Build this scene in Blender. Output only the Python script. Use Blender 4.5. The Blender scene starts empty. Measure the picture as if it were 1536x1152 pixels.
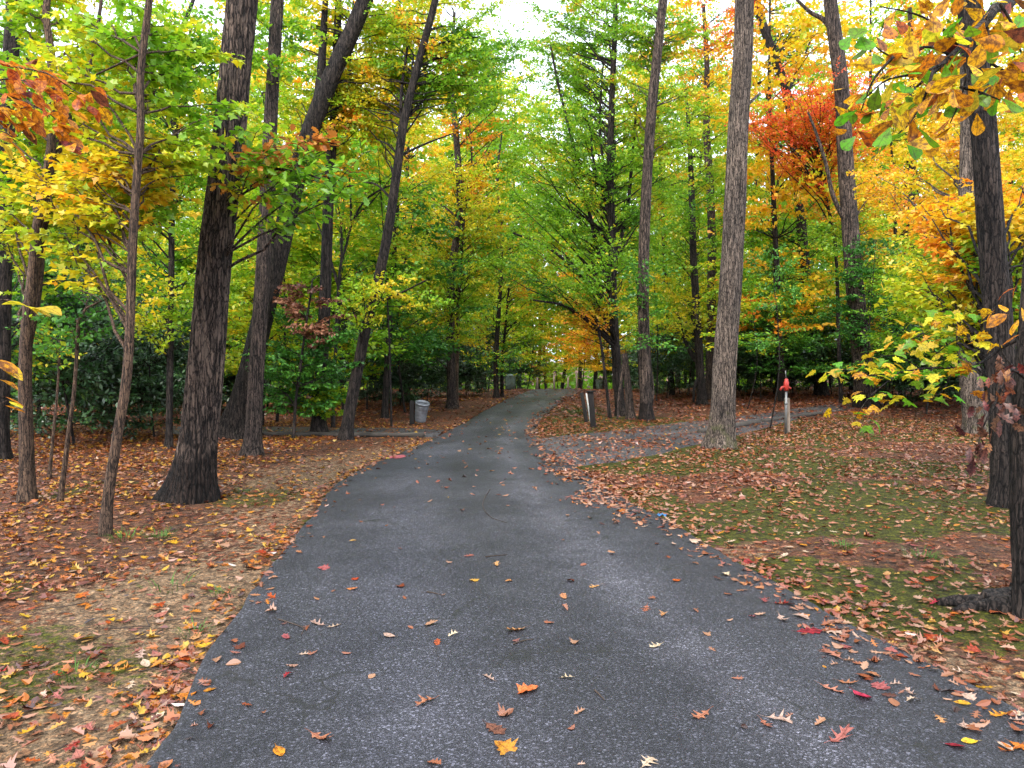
import bpy, math, random
import numpy as np
from mathutils import Vector

rnd = random.Random(11)
rng = np.random.default_rng(11)
scene = bpy.context.scene
COL = scene.collection

# ------------------------------------------------------------------ camera
CAM_H, LENS = 1.6, 26.0
FPX = LENS / 36.0 * 1536.0            # focal length in pixels of the 1536-wide photograph
PITCH = math.atan(36.0 / FPX)
cam_d = bpy.data.cameras.new('camera'); cam = bpy.data.objects.new('camera', cam_d); COL.objects.link(cam)
cam.location = (0, 0, CAM_H); cam.rotation_euler = (math.pi / 2 - PITCH, 0, 0)
cam_d.lens = LENS; cam_d.sensor_width = 36; cam_d.clip_start = 0.05; cam_d.clip_end = 3000
scene.camera = cam
# ------------------------------------------------------------------ world, sun, exposure
SUN_EL, SUN_AZ = math.radians(46), math.radians(-152)      # azimuth from +Y towards +X
w = bpy.data.worlds.new('World'); scene.world = w; w.use_nodes = True
nt = w.node_tree; nt.nodes.clear()
wo = nt.nodes.new('ShaderNodeOutputWorld'); bg = nt.nodes.new('ShaderNodeBackground')
sky = nt.nodes.new('ShaderNodeTexSky'); sky.sky_type = 'NISHITA'; sky.sun_disc = False
sky.sun_elevation = SUN_EL; sky.sun_rotation = SUN_AZ; sky.air_density = 1.0; sky.dust_density = 4.0; sky.ozone_density = 1.0
veil = nt.nodes.new('ShaderNodeMixRGB'); veil.inputs[0].default_value = 0.72          # even overcast veil
veil.inputs[2].default_value = (9.3, 10.0, 11.0, 1)
nt.links.new(sky.outputs[0], veil.inputs[1]); nt.links.new(veil.outputs[0], bg.inputs[0]); nt.links.new(bg.outputs[0], wo.inputs[0])
bg.inputs[1].default_value = 0.15
sd = bpy.data.lights.new('sun', 'SUN'); sd.energy = 1.5; sd.angle = math.radians(10); sd.color = (1.0, 0.96, 0.9)
sun = bpy.data.objects.new('sun', sd); COL.objects.link(sun)
sdir = Vector((math.sin(SUN_AZ) * math.cos(SUN_EL), math.cos(SUN_AZ) * math.cos(SUN_EL), math.sin(SUN_EL)))
sun.rotation_euler = (-sdir).to_track_quat('-Z', 'Y').to_euler()
scene.view_settings.view_transform = 'Standard'; scene.view_settings.look = 'None'
scene.view_settings.exposure = 1.25; scene.view_settings.gamma = 1.0; scene.view_settings.use_curve_mapping = False
cy = scene.cycles
cy.max_bounces = 6; cy.diffuse_bounces = 3; cy.glossy_bounces = 2; cy.transmission_bounces = 4; cy.transparent_max_bounces = 4
cy.use_adaptive_sampling = True; cy.adaptive_threshold = 0.03; cy.use_denoising = True
cy.caustics_reflective = False; cy.caustics_refractive = False; cy.sample_clamp_indirect = 6.0

# ------------------------------------------------------------------ geometry helpers
def smooth(a, b, x):
    t = np.clip((np.asarray(x, float) - a) / (b - a), 0, 1); return t * t * (3 - 2 * t)
def vnoise(x, y, s, seed=0):
    """cheap smooth value noise in [0,1]"""
    x = np.asarray(x, float) * s + seed * 17.3; y = np.asarray(y, float) * s + seed * 9.1
    xi, yi = np.floor(x).astype(np.int64), np.floor(y).astype(np.int64); xf, yf = x - xi, y - yi
    def h(a, b):
        n = (a * 374761393 + b * 668265263 + seed * 1442695041) & 0x7fffffff
        n = ((n ^ (n >> 13)) * 1274126177) & 0x7fffffff
        return ((n ^ (n >> 16)) & 0xffff) / 65535.0
    u, v = xf * xf * (3 - 2 * xf), yf * yf * (3 - 2 * yf)
    return (h(xi, yi) * (1 - u) + h(xi + 1, yi) * u) * (1 - v) + (h(xi, yi + 1) * (1 - u) + h(xi + 1, yi + 1) * u) * v
def fbm(x, y, s, seed=0, o=4):
    r = 0; a = 0.5
    for i in range(o): r = r + a * vnoise(x, y, s * 2 ** i, seed + i * 7); a *= 0.5
    return r / (1 - 0.5 ** o)
def h_base(x, y):
    """large lie of the land: level, cresting about 40 m out, then falling away"""
    x = np.asarray(x, float); y = np.asarray(y, float)
    d = np.clip(y - 37, 0, None); q = np.minimum(d, 9)
    z = -0.0040 * q * q - 0.072 * np.clip(d - 9, 0, 38)
    z = z + 0.012 * np.clip(x - 6, 0, 30) - 0.010 * np.clip(-x - 8, 0, 30)
    return z
def ray(px, py):
    cx, cyy = (px - 768) / FPX, -(py - 576) / FPX
    s, c = math.sin(PITCH), math.cos(PITCH)
    return Vector((cx, c + cyy * s, -s + cyy * c))
def at(px, py, Y):
    """point seen in direction (px,py) that stands Y metres ahead"""
    d = ray(px, py); t = Y / d.y; return Vector((d.x * t, Y, CAM_H + d.z * t))
def gnd(px, py, hf=None):
    hf = hf or h_base; d = ray(px, py); lo = 0.5
    for i in range(4000):
        t = lo + i * 0.05; p = d * t
        if CAM_H + p.z <= float(hf(p.x, p.y)): break
    a, b = t - 0.05, t
    for _ in range(12):
        m = (a + b) / 2; p = d * m
        if CAM_H + p.z <= float(hf(p.x, p.y)): b = m
        else: a = m
    p = d * b; return Vector((p.x, p.y, float(hf(p.x, p.y))))

# road edges, measured on the ground in metres
LE = [gnd(*p) for p in [(220, 1152), (262, 1080), (310, 1000), (360, 925), (410, 852), (450, 795), (490, 742), (535, 708), (590, 688), (640, 665), (690, 640), (735, 613), (765, 598), (788, 589), (800, 585.5)]]
RE = [gnd(*p) for p in [(1660, 1152), (1536, 1078), (1410, 1012), (1300, 958), (1200, 903), (1120, 858), (1045, 812), (985, 778), (930, 747), (880, 714), (845, 692), (815, 668), (803, 654), (805, 640), (815, 625), (830, 611), (850, 598.5), (866, 590), (878, 585.5)]]
def edge_fn(pts):
    ys = [-8.0, 0.0] + [p.y for p in pts]; s0 = (pts[1].x - pts[0].x) / (pts[1].y - pts[0].y)
    xs = [pts[0].x - s0 * (pts[0].y + 8), pts[0].x - s0 * pts[0].y] + [p.x for p in pts]
    s1 = 0.10
    for k in (12, 30, 70): ys.append(pts[-1].y + k); xs.append(pts[-1].x + s1 * k)
    ys = np.array(ys); xs = np.array(xs)
    return lambda y: np.interp(y, ys, xs)
xl0, xr0 = edge_fn(LE), edge_fn(RE)
def xl(y):
    y = np.asarray(y, float); k = 0.35
    return (xl0(y - k) + xl0(y) + xl0(y + k)) / 3 + 0.10 * (vnoise(y, 0 * y, 1.3, 3) - .5) + 0.05 * (vnoise(y, 0 * y, 6, 4) - .5)
def xr(y):
    y = np.asarray(y, float); k = 0.35
    return (xr0(y - k) + xr0(y) + xr0(y + k)) / 3 + 0.10 * (vnoise(y, 0 * y, 1.3, 5) - .5) + 0.05 * (vnoise(y, 0 * y, 6, 6) - .5)
def road_d(x, y):
    """signed distance (m) outside the road, negative on it"""
    return np.maximum(xl(y) - x, x - xr(y))
# side paths as ground polygons
SPUR_UP = [gnd(*p) for p in [(784, 659), (860, 649), (940, 641), (1060, 628), (1150, 618), (1240, 607), (1330, 599)]]
SPUR_LO = [gnd(*p) for p in [(822, 709), (930, 697), (1000, 683), (1060, 668), (1130, 648), (1230, 622), (1330, 608)]]
PAD_UP = [gnd(*p) for p in [(668, 646), (600, 643), (520, 642), (440, 641), (360, 640), (250, 640)]]
PAD_LO = [gnd(*p) for p in [(655, 657), (610, 655.5), (520, 653.5), (440, 652.5), (360, 652), (250, 652)]]
def inpoly(x, y, up, lo):
    poly = [(p.x, p.y) for p in up] + [(p.x, p.y) for p in reversed(lo)]
    x = np.asarray(x, float); y = np.asarray(y, float); ins = np.zeros(x.shape, bool); j = len(poly) - 1
    for i in range(len(poly)):
        xi, yi = poly[i]; xj, yj = poly[j]
        c = ((yi > y) != (yj > y)) & (x < (xj - xi) * (y - yi) / (yj - yi + 1e-12) + xi); ins ^= c; j = i
    return ins
def H(x, y):
    x = np.asarray(x, float); y = np.asarray(y, float)
    m = smooth(0.05, 1.2, road_d(x, y)) * (1 - 0.85 * (smooth(11, 13, y) * (1 - smooth(26, 30, y)) * smooth(-14, -12, x) * (1 - smooth(14, 16, x))))
    n = 0.13 * (fbm(x, y, 0.35, 21) - .5) + 0.05 * (fbm(x, y, 1.7, 22) - .5)
    return h_base(x, y) + m * n - 0.0
def g2(px, py):
    p = gnd(px, py); p.z = float(H(p.x, p.y)); return p

MATS = {}
def new_mat(name):
    m = bpy.data.materials.new(name); m.use_nodes = True; m.node_tree.nodes.clear(); MATS[name] = m
    return m, m.node_tree.nodes, m.node_tree.links
def ramp(nodes, stops, interp='LINEAR'):
    r = nodes.new('ShaderNodeValToRGB'); r.color_ramp.interpolation = interp; e = r.color_ramp.elements
    e[0].position = stops[0][0]; e[0].color = (*stops[0][1], 1); e[1].position = stops[-1][0]; e[1].color = (*stops[-1][1], 1)
    for p, c in stops[1:-1]: k = e.new(p); k.color = (*c, 1)
    return r
def noise(nodes, links, vec, scale, detail=4, rough=0.55, dist=0.0):
    n = nodes.new('ShaderNodeTexNoise'); n.inputs['Scale'].default_value = scale; n.inputs['Detail'].default_value = detail
    n.inputs['Roughness'].default_value = rough; n.inputs['Distortion'].default_value = dist
    if vec is not None: links.new(vec, n.inputs['Vector'])
    return n
def mixc(nodes, links, fac, a, b, mode='MIX'):
    m = nodes.new('ShaderNodeMixRGB'); m.blend_type = mode
    for i, v in ((0, fac), (1, a), (2, b)):
        if isinstance(v, (int, float)): m.inputs[i].default_value = v
        elif isinstance(v, tuple): m.inputs[i].default_value = (*v, 1)
        else: links.new(v, m.inputs[i])
    return m.outputs[0]
def math_n(nodes, links, op, a, b=None, clamp=False):
    m = nodes.new('ShaderNodeMath'); m.operation = op; m.use_clamp = clamp
    for i, v in ((0, a), (1, b)):
        if v is None: continue
        if isinstance(v, (int, float)): m.inputs[i].default_value = v
        else: links.new(v, m.inputs[i])
    return m.outputs[0]
def finish(nodes, links, col, rough=0.8, bump=None, bstr=0.3, bdist=0.01, spec=0.3, metal=0.0):
    o = nodes.new('ShaderNodeOutputMaterial'); p = nodes.new('ShaderNodeBsdfPrincipled')
    if isinstance(col, tuple): p.inputs['Base Color'].default_value = (*col, 1)
    else: links.new(col, p.inputs['Base Color'])
    if isinstance(rough, (int, float)): p.inputs['Roughness'].default_value = rough
    else: links.new(rough, p.inputs['Roughness'])
    p.inputs['Specular IOR Level'].default_value = spec; p.inputs['Metallic'].default_value = metal
    if bump is not None:
        b = nodes.new('ShaderNodeBump'); b.inputs['Strength'].default_value = bstr; b.inputs['Distance'].default_value = bdist
        links.new(bump, b.inputs['Height']); links.new(b.outputs[0], p.inputs['Normal'])
    links.new(p.outputs[0], o.inputs[0]); return p
def coords(nodes, links, kind='Object', scale=(1, 1, 1)):
    t = nodes.new('ShaderNodeTexCoord'); mp = nodes.new('ShaderNodeMapping'); mp.inputs['Scale'].default_value = scale
    links.new(t.outputs[kind], mp.inputs['Vector']); return mp.outputs[0]

def leaf_mat(name, stops, trans=0.5, gloss=0.035, interp='LINEAR', rough=0.45):
    m, n, l = new_mat(name)
    a = n.new('ShaderNodeAttribute'); a.attribute_name = 't'
    r = ramp(n, stops, interp); l.new(a.outputs['Fac'], r.inputs[0]); c = r.outputs[0]
    d = n.new('ShaderNodeBsdfDiffuse'); l.new(c, d.inputs[0])
    t = n.new('ShaderNodeBsdfTranslucent'); l.new(c, t.inputs[0])
    mx = n.new('ShaderNodeMixShader'); mx.inputs[0].default_value = trans; l.new(d.outputs[0], mx.inputs[1]); l.new(t.outputs[0], mx.inputs[2])
    g = n.new('ShaderNodeBsdfGlossy'); g.inputs['Roughness'].default_value = rough; g.inputs['Color'].default_value = (.9, .9, .9, 1)
    m2 = n.new('ShaderNodeMixShader'); m2.inputs[0].default_value = gloss; l.new(mx.outputs[0], m2.inputs[1]); l.new(g.outputs[0], m2.inputs[2])
    o = n.new('ShaderNodeOutputMaterial'); l.new(m2.outputs[0], o.inputs[0]); return m
def plain_leaf(name, c, c2=None, trans=0.3):
    """single leaf: midrib, side veins, blotches and browned edges"""
    m, n, l = new_mat(name); v = coords(n, l); c2 = c2 or tuple(k * .45 for k in c)
    oi0 = n.new('ShaderNodeObjectInfo'); off = n.new('ShaderNodeVectorMath'); off.operation = 'ADD'; l.new(v, off.inputs[0])
    sc0 = math_n(n, l, 'MULTIPLY', oi0.outputs['Random'], 40.0); l.new(sc0, off.inputs[1])
    nz = noise(n, l, off.outputs[0], 5.5, 5, .7)
    r = ramp(n, [(0.34, tuple(k * .45 for k in c2)), (.44, c2), (0.55, c), (1, tuple(min(1, k * 1.12) for k in c))]); l.new(nz.outputs[0], r.inputs[0])
    sx = n.new('ShaderNodeSeparateXYZ'); l.new(v, sx.inputs[0]); ay = math_n(n, l, 'ABSOLUTE', sx.outputs[1])
    wv = math_n(n, l, 'SINE', math_n(n, l, 'MULTIPLY', math_n(n, l, 'SUBTRACT', sx.outputs[0], math_n(n, l, 'MULTIPLY', ay, .9)), 62.0))
    vn = ramp(n, [(.86, (0, 0, 0)), (1, (.5, .5, .5))]); l.new(wv, vn.inputs[0]); mr = ramp(n, [(.008, (.7, .7, .7)), (.02, (0, 0, 0))]); l.new(ay, mr.inputs[0])
    vf = math_n(n, l, 'MAXIMUM', vn.outputs[0], mr.outputs[0])
    class _R: pass
    r_ = _R(); r_.outputs = [mixc(n, l, vf, r.outputs[0], tuple(k * .55 for k in c2))]; r = r_
    oi = n.new('ShaderNodeObjectInfo'); hs = n.new('ShaderNodeHueSaturation')
    hv = math_n(n, l, 'ADD', math_n(n, l, 'MULTIPLY', oi.outputs['Random'], .05), .475); l.new(hv, hs.inputs['Hue'])
    vv = math_n(n, l, 'ADD', math_n(n, l, 'MULTIPLY', oi.outputs['Random'], .5), .75); l.new(vv, hs.inputs['Value'])
    l.new(r.outputs[0], hs.inputs['Color']); cc = hs.outputs[0]
    d = n.new('ShaderNodeBsdfDiffuse'); l.new(cc, d.inputs[0]); t = n.new('ShaderNodeBsdfTranslucent'); l.new(cc, t.inputs[0])
    mx = n.new('ShaderNodeMixShader'); mx.inputs[0].default_value = trans; l.new(d.outputs[0], mx.inputs[1]); l.new(t.outputs[0], mx.inputs[2])
    g = n.new('ShaderNodeBsdfGlossy'); g.inputs['Roughness'].default_value = .4
    m2 = n.new('ShaderNodeMixShader'); m2.inputs[0].default_value = .03; l.new(mx.outputs[0], m2.inputs[1]); l.new(g.outputs[0], m2.inputs[2])
    o = n.new('ShaderNodeOutputMaterial'); l.new(m2.outputs[0], o.inputs[0]); return m

G1, G2, G3 = (.08, .23, .014), (.165, .38, .016), (.29, .50, .02)
YG, Y1, Y2 = (.42, .54, .02), (.74, .60, .02), (.86, .58, .02)
O1, O2, R1, R2, BR = (.84, .36, .02), (.80, .22, .02), (.90, .15, .05), (.76, .08, .04), (.28, .09, .03)
leaf_mat('leaf_green', [(0, G1), (.35, G2), (.8, G3), (.93, YG), (1, Y1)])
leaf_mat('leaf_green_yellow', [(0, G2), (.35, G3), (.65, YG), (.92, Y1), (1, O1)])
leaf_mat('leaf_yellow_green', [(0, G2), (.25, G3), (.55, YG), (.85, Y1), (1, Y2)])
leaf_mat('leaf_yellow', [(0, G3), (.18, YG), (.5, Y1), (.9, Y2), (1, O1)])
leaf_mat('leaf_orange', [(0, YG), (.15, Y1), (.4, Y2), (.75, O1), (1, O2)])
leaf_mat('leaf_red', [(0, O1), (.35, O2), (.7, R1), (1, R2)])
leaf_mat('leaf_red_orange', [(0, Y2), (.3, O1), (.6, O2), (.85, R1), (1, R2)])
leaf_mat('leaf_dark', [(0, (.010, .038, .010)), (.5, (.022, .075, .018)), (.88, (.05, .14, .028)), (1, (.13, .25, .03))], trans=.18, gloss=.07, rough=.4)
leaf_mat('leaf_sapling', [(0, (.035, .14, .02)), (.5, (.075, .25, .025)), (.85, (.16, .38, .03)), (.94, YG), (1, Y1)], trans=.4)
leaf_mat('leaf_mixed', [(0, G1), (.3, G2), (.5, G3), (.65, YG), (.8, Y1), (.92, O1), (1, R1)])
leaf_mat('leaf_dead', [(0, (.08, .03, .02)), (.6, (.20, .075, .045)), (1, (.34, .15, .08))], trans=.2)
leaf_mat('leaf_rust_mix', [(0, (.20, .07, .02)), (.4, (.42, .14, .03)), (.7, (.60, .22, .03)), (1, G3)], trans=.4)
PALLET = [(0, (.018, .007, .005)), (.14, (.070, .016, .008)), (.30, (.18, .034, .009)), (.46, (.21, .054, .015)), (.60, (.225, .085, .040)), (.72, (.31, .17, .10)), (.80, (.33, .085, .008)), (.90, (.38, .155, .010)), (.97, (.42, .25, .020))]
leaf_mat('leaf_litter', PALLET, trans=.12, gloss=.08, rough=.35)

# bark
def bark_mat(name, dark, light, sc=1.0, moss=0.0, bst=1.0, bd=0.03, char=0.0):
    """furrowed plates: stretched cells broken up by noise, dark in the furrows"""
    m, n, l = new_mat(name); v3 = coords(n, l)
    wob = noise(n, l, coords(n, l, 'Object', (1, 1, .5)), 9 * sc, 4, .6)
    sub = n.new('ShaderNodeVectorMath'); sub.operation = 'MULTIPLY_ADD'; l.new(wob.outputs['Color'], sub.inputs[0]); sub.inputs[1].default_value = (.075 / sc, .075 / sc, .30 / sc); l.new(v3, sub.inputs[2])
    mp = n.new('ShaderNodeMapping'); mp.inputs['Scale'].default_value = (1, 1, .20); l.new(sub.outputs[0], mp.inputs['Vector'])
    vo = n.new('ShaderNodeTexVoronoi'); vo.feature = 'DISTANCE_TO_EDGE'; vo.inputs['Scale'].default_value = 30 * sc; l.new(mp.outputs[0], vo.inputs['Vector'])
    vc = n.new('ShaderNodeTexVoronoi'); vc.inputs['Scale'].default_value = 30 * sc; l.new(mp.outputs[0], vc.inputs['Vector'])
    fine = noise(n, l, coords(n, l, 'Object', (1, 1, .35)), 110 * sc, 4, .65); big = noise(n, l, v3, 1.7, 4)
    pl = n.new('ShaderNodeMapRange'); pl.inputs[1].default_value = .0; pl.inputs[2].default_value = .16; l.new(vo.outputs['Distance'], pl.inputs[0])
    rid = noise(n, l, coords(n, l, 'Object', (1, 1, .07)), 34 * sc, 4, .62, .35)
    rg_ = n.new('ShaderNodeMapRange'); rg_.inputs[1].default_value = .36; rg_.inputs[2].default_value = .64; l.new(rid.outputs[0], rg_.inputs[0])
    f = math_n(n, l, 'ADD', math_n(n, l, 'MULTIPLY', pl.outputs[0], .30), math_n(n, l, 'MULTIPLY', fine.outputs[0], .42))
    f = math_n(n, l, 'ADD', f, math_n(n, l, 'MULTIPLY', rg_.outputs[0], .42))
    r = ramp(n, [(.40, tuple(k * .20 for k in dark)), (.56, dark), (.80, light), (1, tuple(min(1, k * 1.35) for k in light))]); l.new(f, r.inputs[0])
    sp = n.new('ShaderNodeSeparateColor'); l.new(vc.outputs['Color'], sp.inputs[0])
    pv = ramp(n, [(0, (.72, .72, .72)), (1, (1.25, 1.2, 1.16))]); l.new(sp.outputs[0], pv.inputs[0]); c = mixc(n, l, 1.0, r.outputs[0], pv.outputs[0], 'MULTIPLY')
    bb = ramp(n, [(.3, (.60, .58, .58)), (.7, (1.2, 1.14, 1.08))]); l.new(big.outputs[0], bb.inputs[0]); c = mixc(n, l, 1.0, c, bb.outputs[0], 'MULTIPLY')
    sx = n.new('ShaderNodeSeparateXYZ'); l.new(v3, sx.inputs[0]); k = noise(n, l, v3, 5, 5)
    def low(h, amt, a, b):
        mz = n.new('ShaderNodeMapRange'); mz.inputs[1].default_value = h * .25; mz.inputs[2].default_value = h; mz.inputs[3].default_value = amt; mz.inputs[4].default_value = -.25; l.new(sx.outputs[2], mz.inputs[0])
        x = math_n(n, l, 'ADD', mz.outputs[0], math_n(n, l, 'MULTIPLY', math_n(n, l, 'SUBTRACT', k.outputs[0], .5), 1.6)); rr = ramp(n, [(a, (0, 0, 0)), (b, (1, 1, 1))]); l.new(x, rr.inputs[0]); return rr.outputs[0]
    if moss: c = mixc(n, l, math_n(n, l, 'MULTIPLY', low(1.4, moss, .3, .7), .75), c, (.065, .075, .016))
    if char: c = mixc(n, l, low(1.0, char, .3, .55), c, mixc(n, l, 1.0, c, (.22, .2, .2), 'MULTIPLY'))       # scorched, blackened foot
    finish(n, l, c, .85, f, bst, bd, .25)
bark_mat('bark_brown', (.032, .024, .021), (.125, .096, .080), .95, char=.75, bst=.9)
bark_mat('bark_grey', (.055, .045, .038), (.19, .158, .135), 1.5, moss=.30, bst=.9, bd=.02)
bark_mat('bark_dark', (.015, .012, .0115), (.052, .042, .037))
bark_mat('bark_mid', (.032, .025, .022), (.105, .08, .068), 1.3)
bark_mat('bark_slim', (.042, .028, .021), (.125, .083, .056), 2.2, bst=.5, bd=.01)
bark_mat('bark_pale', (.085, .075, .06), (.24, .215, .175), 1.4, bst=.6, bd=.015)

def mesh_obj(name, V, F, mat, parent=None, t=None, uv=None, smooth_=False, loc=None):
    """V (n,3); F list of arrays (each (k,m) one polygon size)"""
    me = bpy.data.meshes.new(name); V = np.asarray(V, np.float32)
    Fs = [np.asarray(f, np.int32) for f in F if len(f)]
    nl = sum(f.size for f in Fs); npoly = sum(len(f) for f in Fs)
    me.vertices.add(len(V)); me.vertices.foreach_set('co', V.ravel())
    me.loops.add(nl); me.polygons.add(npoly)
    me.loops.foreach_set('vertex_index', np.concatenate([f.ravel() for f in Fs]))
    tot = np.concatenate([np.full(len(f), f.shape[1], np.int32) for f in Fs]); st = np.concatenate([[0], np.cumsum(tot)[:-1]]).astype(np.int32)
    me.polygons.foreach_set('loop_start', st)
    if smooth_: me.polygons.foreach_set('use_smooth', np.ones(npoly, bool))
    if t is not None:
        a = me.attributes.new('t', 'FLOAT', 'FACE'); a.data.foreach_set('value', np.asarray(t, np.float32))
    me.update(calc_edges=True)
    me.materials.append(MATS[mat] if isinstance(mat, str) else mat)
    o = bpy.data.objects.new(name, me); COL.objects.link(o)
    if parent is not None: o.parent = parent
    if loc is not None: o.location = loc
    return o
def tag(o, label, cat, group=None, kind=None):
    if label: o['label'] = label
    if cat: o['category'] = cat
    if group: o['group'] = group
    if kind: o['kind'] = kind
    return o
def empty(name, loc, label=None, cat=None, group=None):
    o = bpy.data.objects.new(name, None); COL.objects.link(o); o.location = loc; o.empty_display_size = .2
    tag(o, label, cat, group); return o

class Geo:
    """collects shapes for ONE mesh"""
    def __init__(s): s.v = []; s.q = []; s.tr = []; s.n = 0; s.tq = []; s.tt = []
    def add(s, V, Q=None, T=None):
        V = np.asarray(V, float).reshape(-1, 3); s.v.append(V)
        if Q is not None and len(Q): s.q.append(np.asarray(Q) + s.n)
        if T is not None and len(T): s.tr.append(np.asarray(T) + s.n)
        s.n += len(V)
    def tube(s, P, R, k=6, cap=True, wob=None):
        P = np.asarray(P, float); R = np.broadcast_to(np.asarray(R, float), (len(P),))
        T = np.gradient(P, axis=0); T /= np.linalg.norm(T, axis=1, keepdims=True) + 1e-9
        ref = np.array([1., 0, 0]) if abs(T[0][0]) < .8 else np.array([0, 1., 0])
        A = np.cross(T, ref); A /= np.linalg.norm(A, axis=1, keepdims=True) + 1e-9; B = np.cross(T, A)
        th = np.arange(k) * 2 * np.pi / k
        rad = R[:, None] * np.ones((1, k))
        if wob is not None: rad = rad * wob(np.arange(len(P)), th)
        V = P[:, None, :] + rad[:, :, None] * (np.cos(th)[None, :, None] * A[:, None, :] + np.sin(th)[None, :, None] * B[:, None, :])
        n = len(P); i = np.arange(n - 1)[:, None] * k; j = np.arange(k)[None, :]; j2 = (j + 1) % k
        Q = np.stack([i + j, i + j2, i + k + j2, i + k + j], -1).reshape(-1, 4)
        V = V.reshape(-1, 3); Tt = None
        if cap:
            V = np.vstack([V, P[-1], P[0]]); c = n * k
            Tt = np.concatenate([np.stack([(n - 1) * k + np.arange(k), (n - 1) * k + (np.arange(k) + 1) % k, np.full(k, c)], -1),
                                 np.stack([(np.arange(k) + 1) % k, np.arange(k), np.full(k, c + 1)], -1)])
        s.add(V, Q, Tt)
    def box(s, c, d, rot=None, taper=1.0):
        x, y, z = [k / 2 for k in d]
        V = np.array([(-x, -y, -z), (x, -y, -z), (x, y, -z), (-x, y, -z), (-x * taper, -y * taper, z), (x * taper, -y * taper, z), (x * taper, y * taper, z), (-x * taper, y * taper, z)])
        if rot is not None: V = V @ np.array(rot).T
        s.add(V + np.array(c), [(0, 3, 2, 1), (4, 5, 6, 7), (0, 1, 5, 4), (1, 2, 6, 5), (2, 3, 7, 6), (3, 0, 4, 7)])
    def build(s, name, mat, parent=None, t=None, smooth_=False, loc=None, rel=None):
        V = np.concatenate(s.v)
        if rel is not None: V = V - np.array(rel)
        return mesh_obj(name, V, [np.concatenate(s.q) if s.q else [], np.concatenate(s.tr) if s.tr else []], mat, parent, t, None, smooth_, loc)
def catmull(P, n):
    P = np.asarray(P, float)
    if len(P) == 2: return P[0] + (P[1] - P[0]) * np.linspace(0, 1, n)[:, None]
    Q = np.vstack([2 * P[0] - P[1], P, 2 * P[-1] - P[-2]]); u = np.linspace(0, len(P) - 1 - 1e-6, n); i = u.astype(int); f = (u - i)[:, None]
    p0, p1, p2, p3 = Q[i], Q[i + 1], Q[i + 2], Q[i + 3]
    return .5 * (2 * p1 + (p2 - p0) * f + (2 * p0 - 5 * p1 + 4 * p2 - p3) * f * f + (3 * p1 - p0 - 3 * p2 + p3) * f ** 3)

# ------------------------------------------------------------------ leaf templates: (u along, v across) faces as quads
def leaf_template(kind, flat=False):
    if kind == 'oak':      prof = [(0, .012), (.14, .04), (.31, .23), (.30, .08), (.43, .07), (.63, .38), (.58, .12), (.70, .09), (.87, .25), (.82, .08), (1, .012)]
    elif kind == 'oak2':   prof = [(0, .02), (.15, .10), (.3, .24), (.38, .14), (.52, .33), (.62, .18), (.78, .30), (.86, .15), (1, .03)]
    elif kind == 'maple':  prof = [(0, .05), (.02, .30), (.18, .28), (.24, .62), (.40, .34), (.52, .50), (.56, .22), (.78, .22), (1, .01)]
    elif kind == 'oval':   prof = [(0, .02), (.12, .12), (.3, .24), (.55, .30), (.78, .22), (.92, .10), (1, .01)]
    elif kind == 'obovate':prof = [(0, .02), (.2, .10), (.42, .23), (.66, .33), (.82, .31), (.94, .17), (1, .03)]
    elif kind == 'lobe5':  prof = [(0, .05), (.05, .28), (.22, .22), (.32, .52), (.55, .22), (1, .01)]
    else:                  prof = [(0, .03), (.35, .30), (.62, .16), (1, .02)]
    u = np.array([p[0] for p in prof]); v = np.array([p[1] for p in prof]); k = len(u)
    mid = np.linspace(0, 1, k) if kind not in ('maple', 'lobe5') else np.clip(np.linspace(-.02, 1, k), 0, 1)
    V = np.concatenate([np.stack([mid, 0 * u, 0 * u], -1), np.stack([u, v, 0 * u], -1), np.stack([u, -v, 0 * u], -1)])
    if flat:      # two lobed halves, one polygon each
        v[0] = v[-1] = 0
        V = np.concatenate([np.stack([u, v, 0 * u], -1), np.stack([u, -v, 0 * u], -1)])
        return V, np.stack([np.arange(k)[::-1], np.arange(k) + k])
    i = np.arange(k - 1)
    Q = np.concatenate([np.stack([i, i + 1, k + i + 1, k + i], -1)[:, ::-1], np.stack([i, i + 1, 2 * k + i + 1, 2 * k + i], -1)])
    return V, Q
TPL = {k: leaf_template(k) for k in ('oak', 'oak2', 'maple', 'oval', 'obovate', 'lobe5', 'simple')}
TPL.update({k + '_f': leaf_template(k, True) for k in ('oak', 'oak2', 'maple', 'oval', 'lobe5', 'simple')})
def place_leaves(tpl, P, yaw, size, curl_v, curl_u, pitch, roll, lift=True, twist=None):
    """N leaves from a template: bent, tilted, turned and set down at P"""
    V0, Q0 = TPL[tpl]; N = len(P)
    u = V0[None, :, 0] - .45; v = V0[None, :, 1]
    s = size[:, None]
    X = u * s * np.ones((N, 1)); Y = v * s * (1 - .25 * np.clip(np.abs(curl_v), 0, 1))[:, None]
    Z = s * (curl_v[:, None] * v * v * 1.8 + curl_u[:, None] * u * u)
    if twist is not None: Z = Z + s * twist[:, None] * u * v
    cp, sp = np.cos(pitch)[:, None], np.sin(pitch)[:, None]; X, Z = X * cp - Z * sp, X * sp + Z * cp
    cr, sr = np.cos(roll)[:, None], np.sin(roll)[:, None]; Y, Z = Y * cr - Z * sr, Y * sr + Z * cr
    c, sn = np.cos(yaw)[:, None], np.sin(yaw)[:, None]; X, Y = X * c - Y * sn, X * sn + Y * c
    if lift: Z = Z - Z.min(axis=1, keepdims=True)
    W = np.stack([X, Y, Z], -1) + P[:, None, :]
    Q = (Q0[None] + (np.arange(N) * len(V0))[:, None, None]).reshape(-1, Q0.shape[1])
    return W.reshape(-1, 3), Q, len(Q0)

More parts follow.
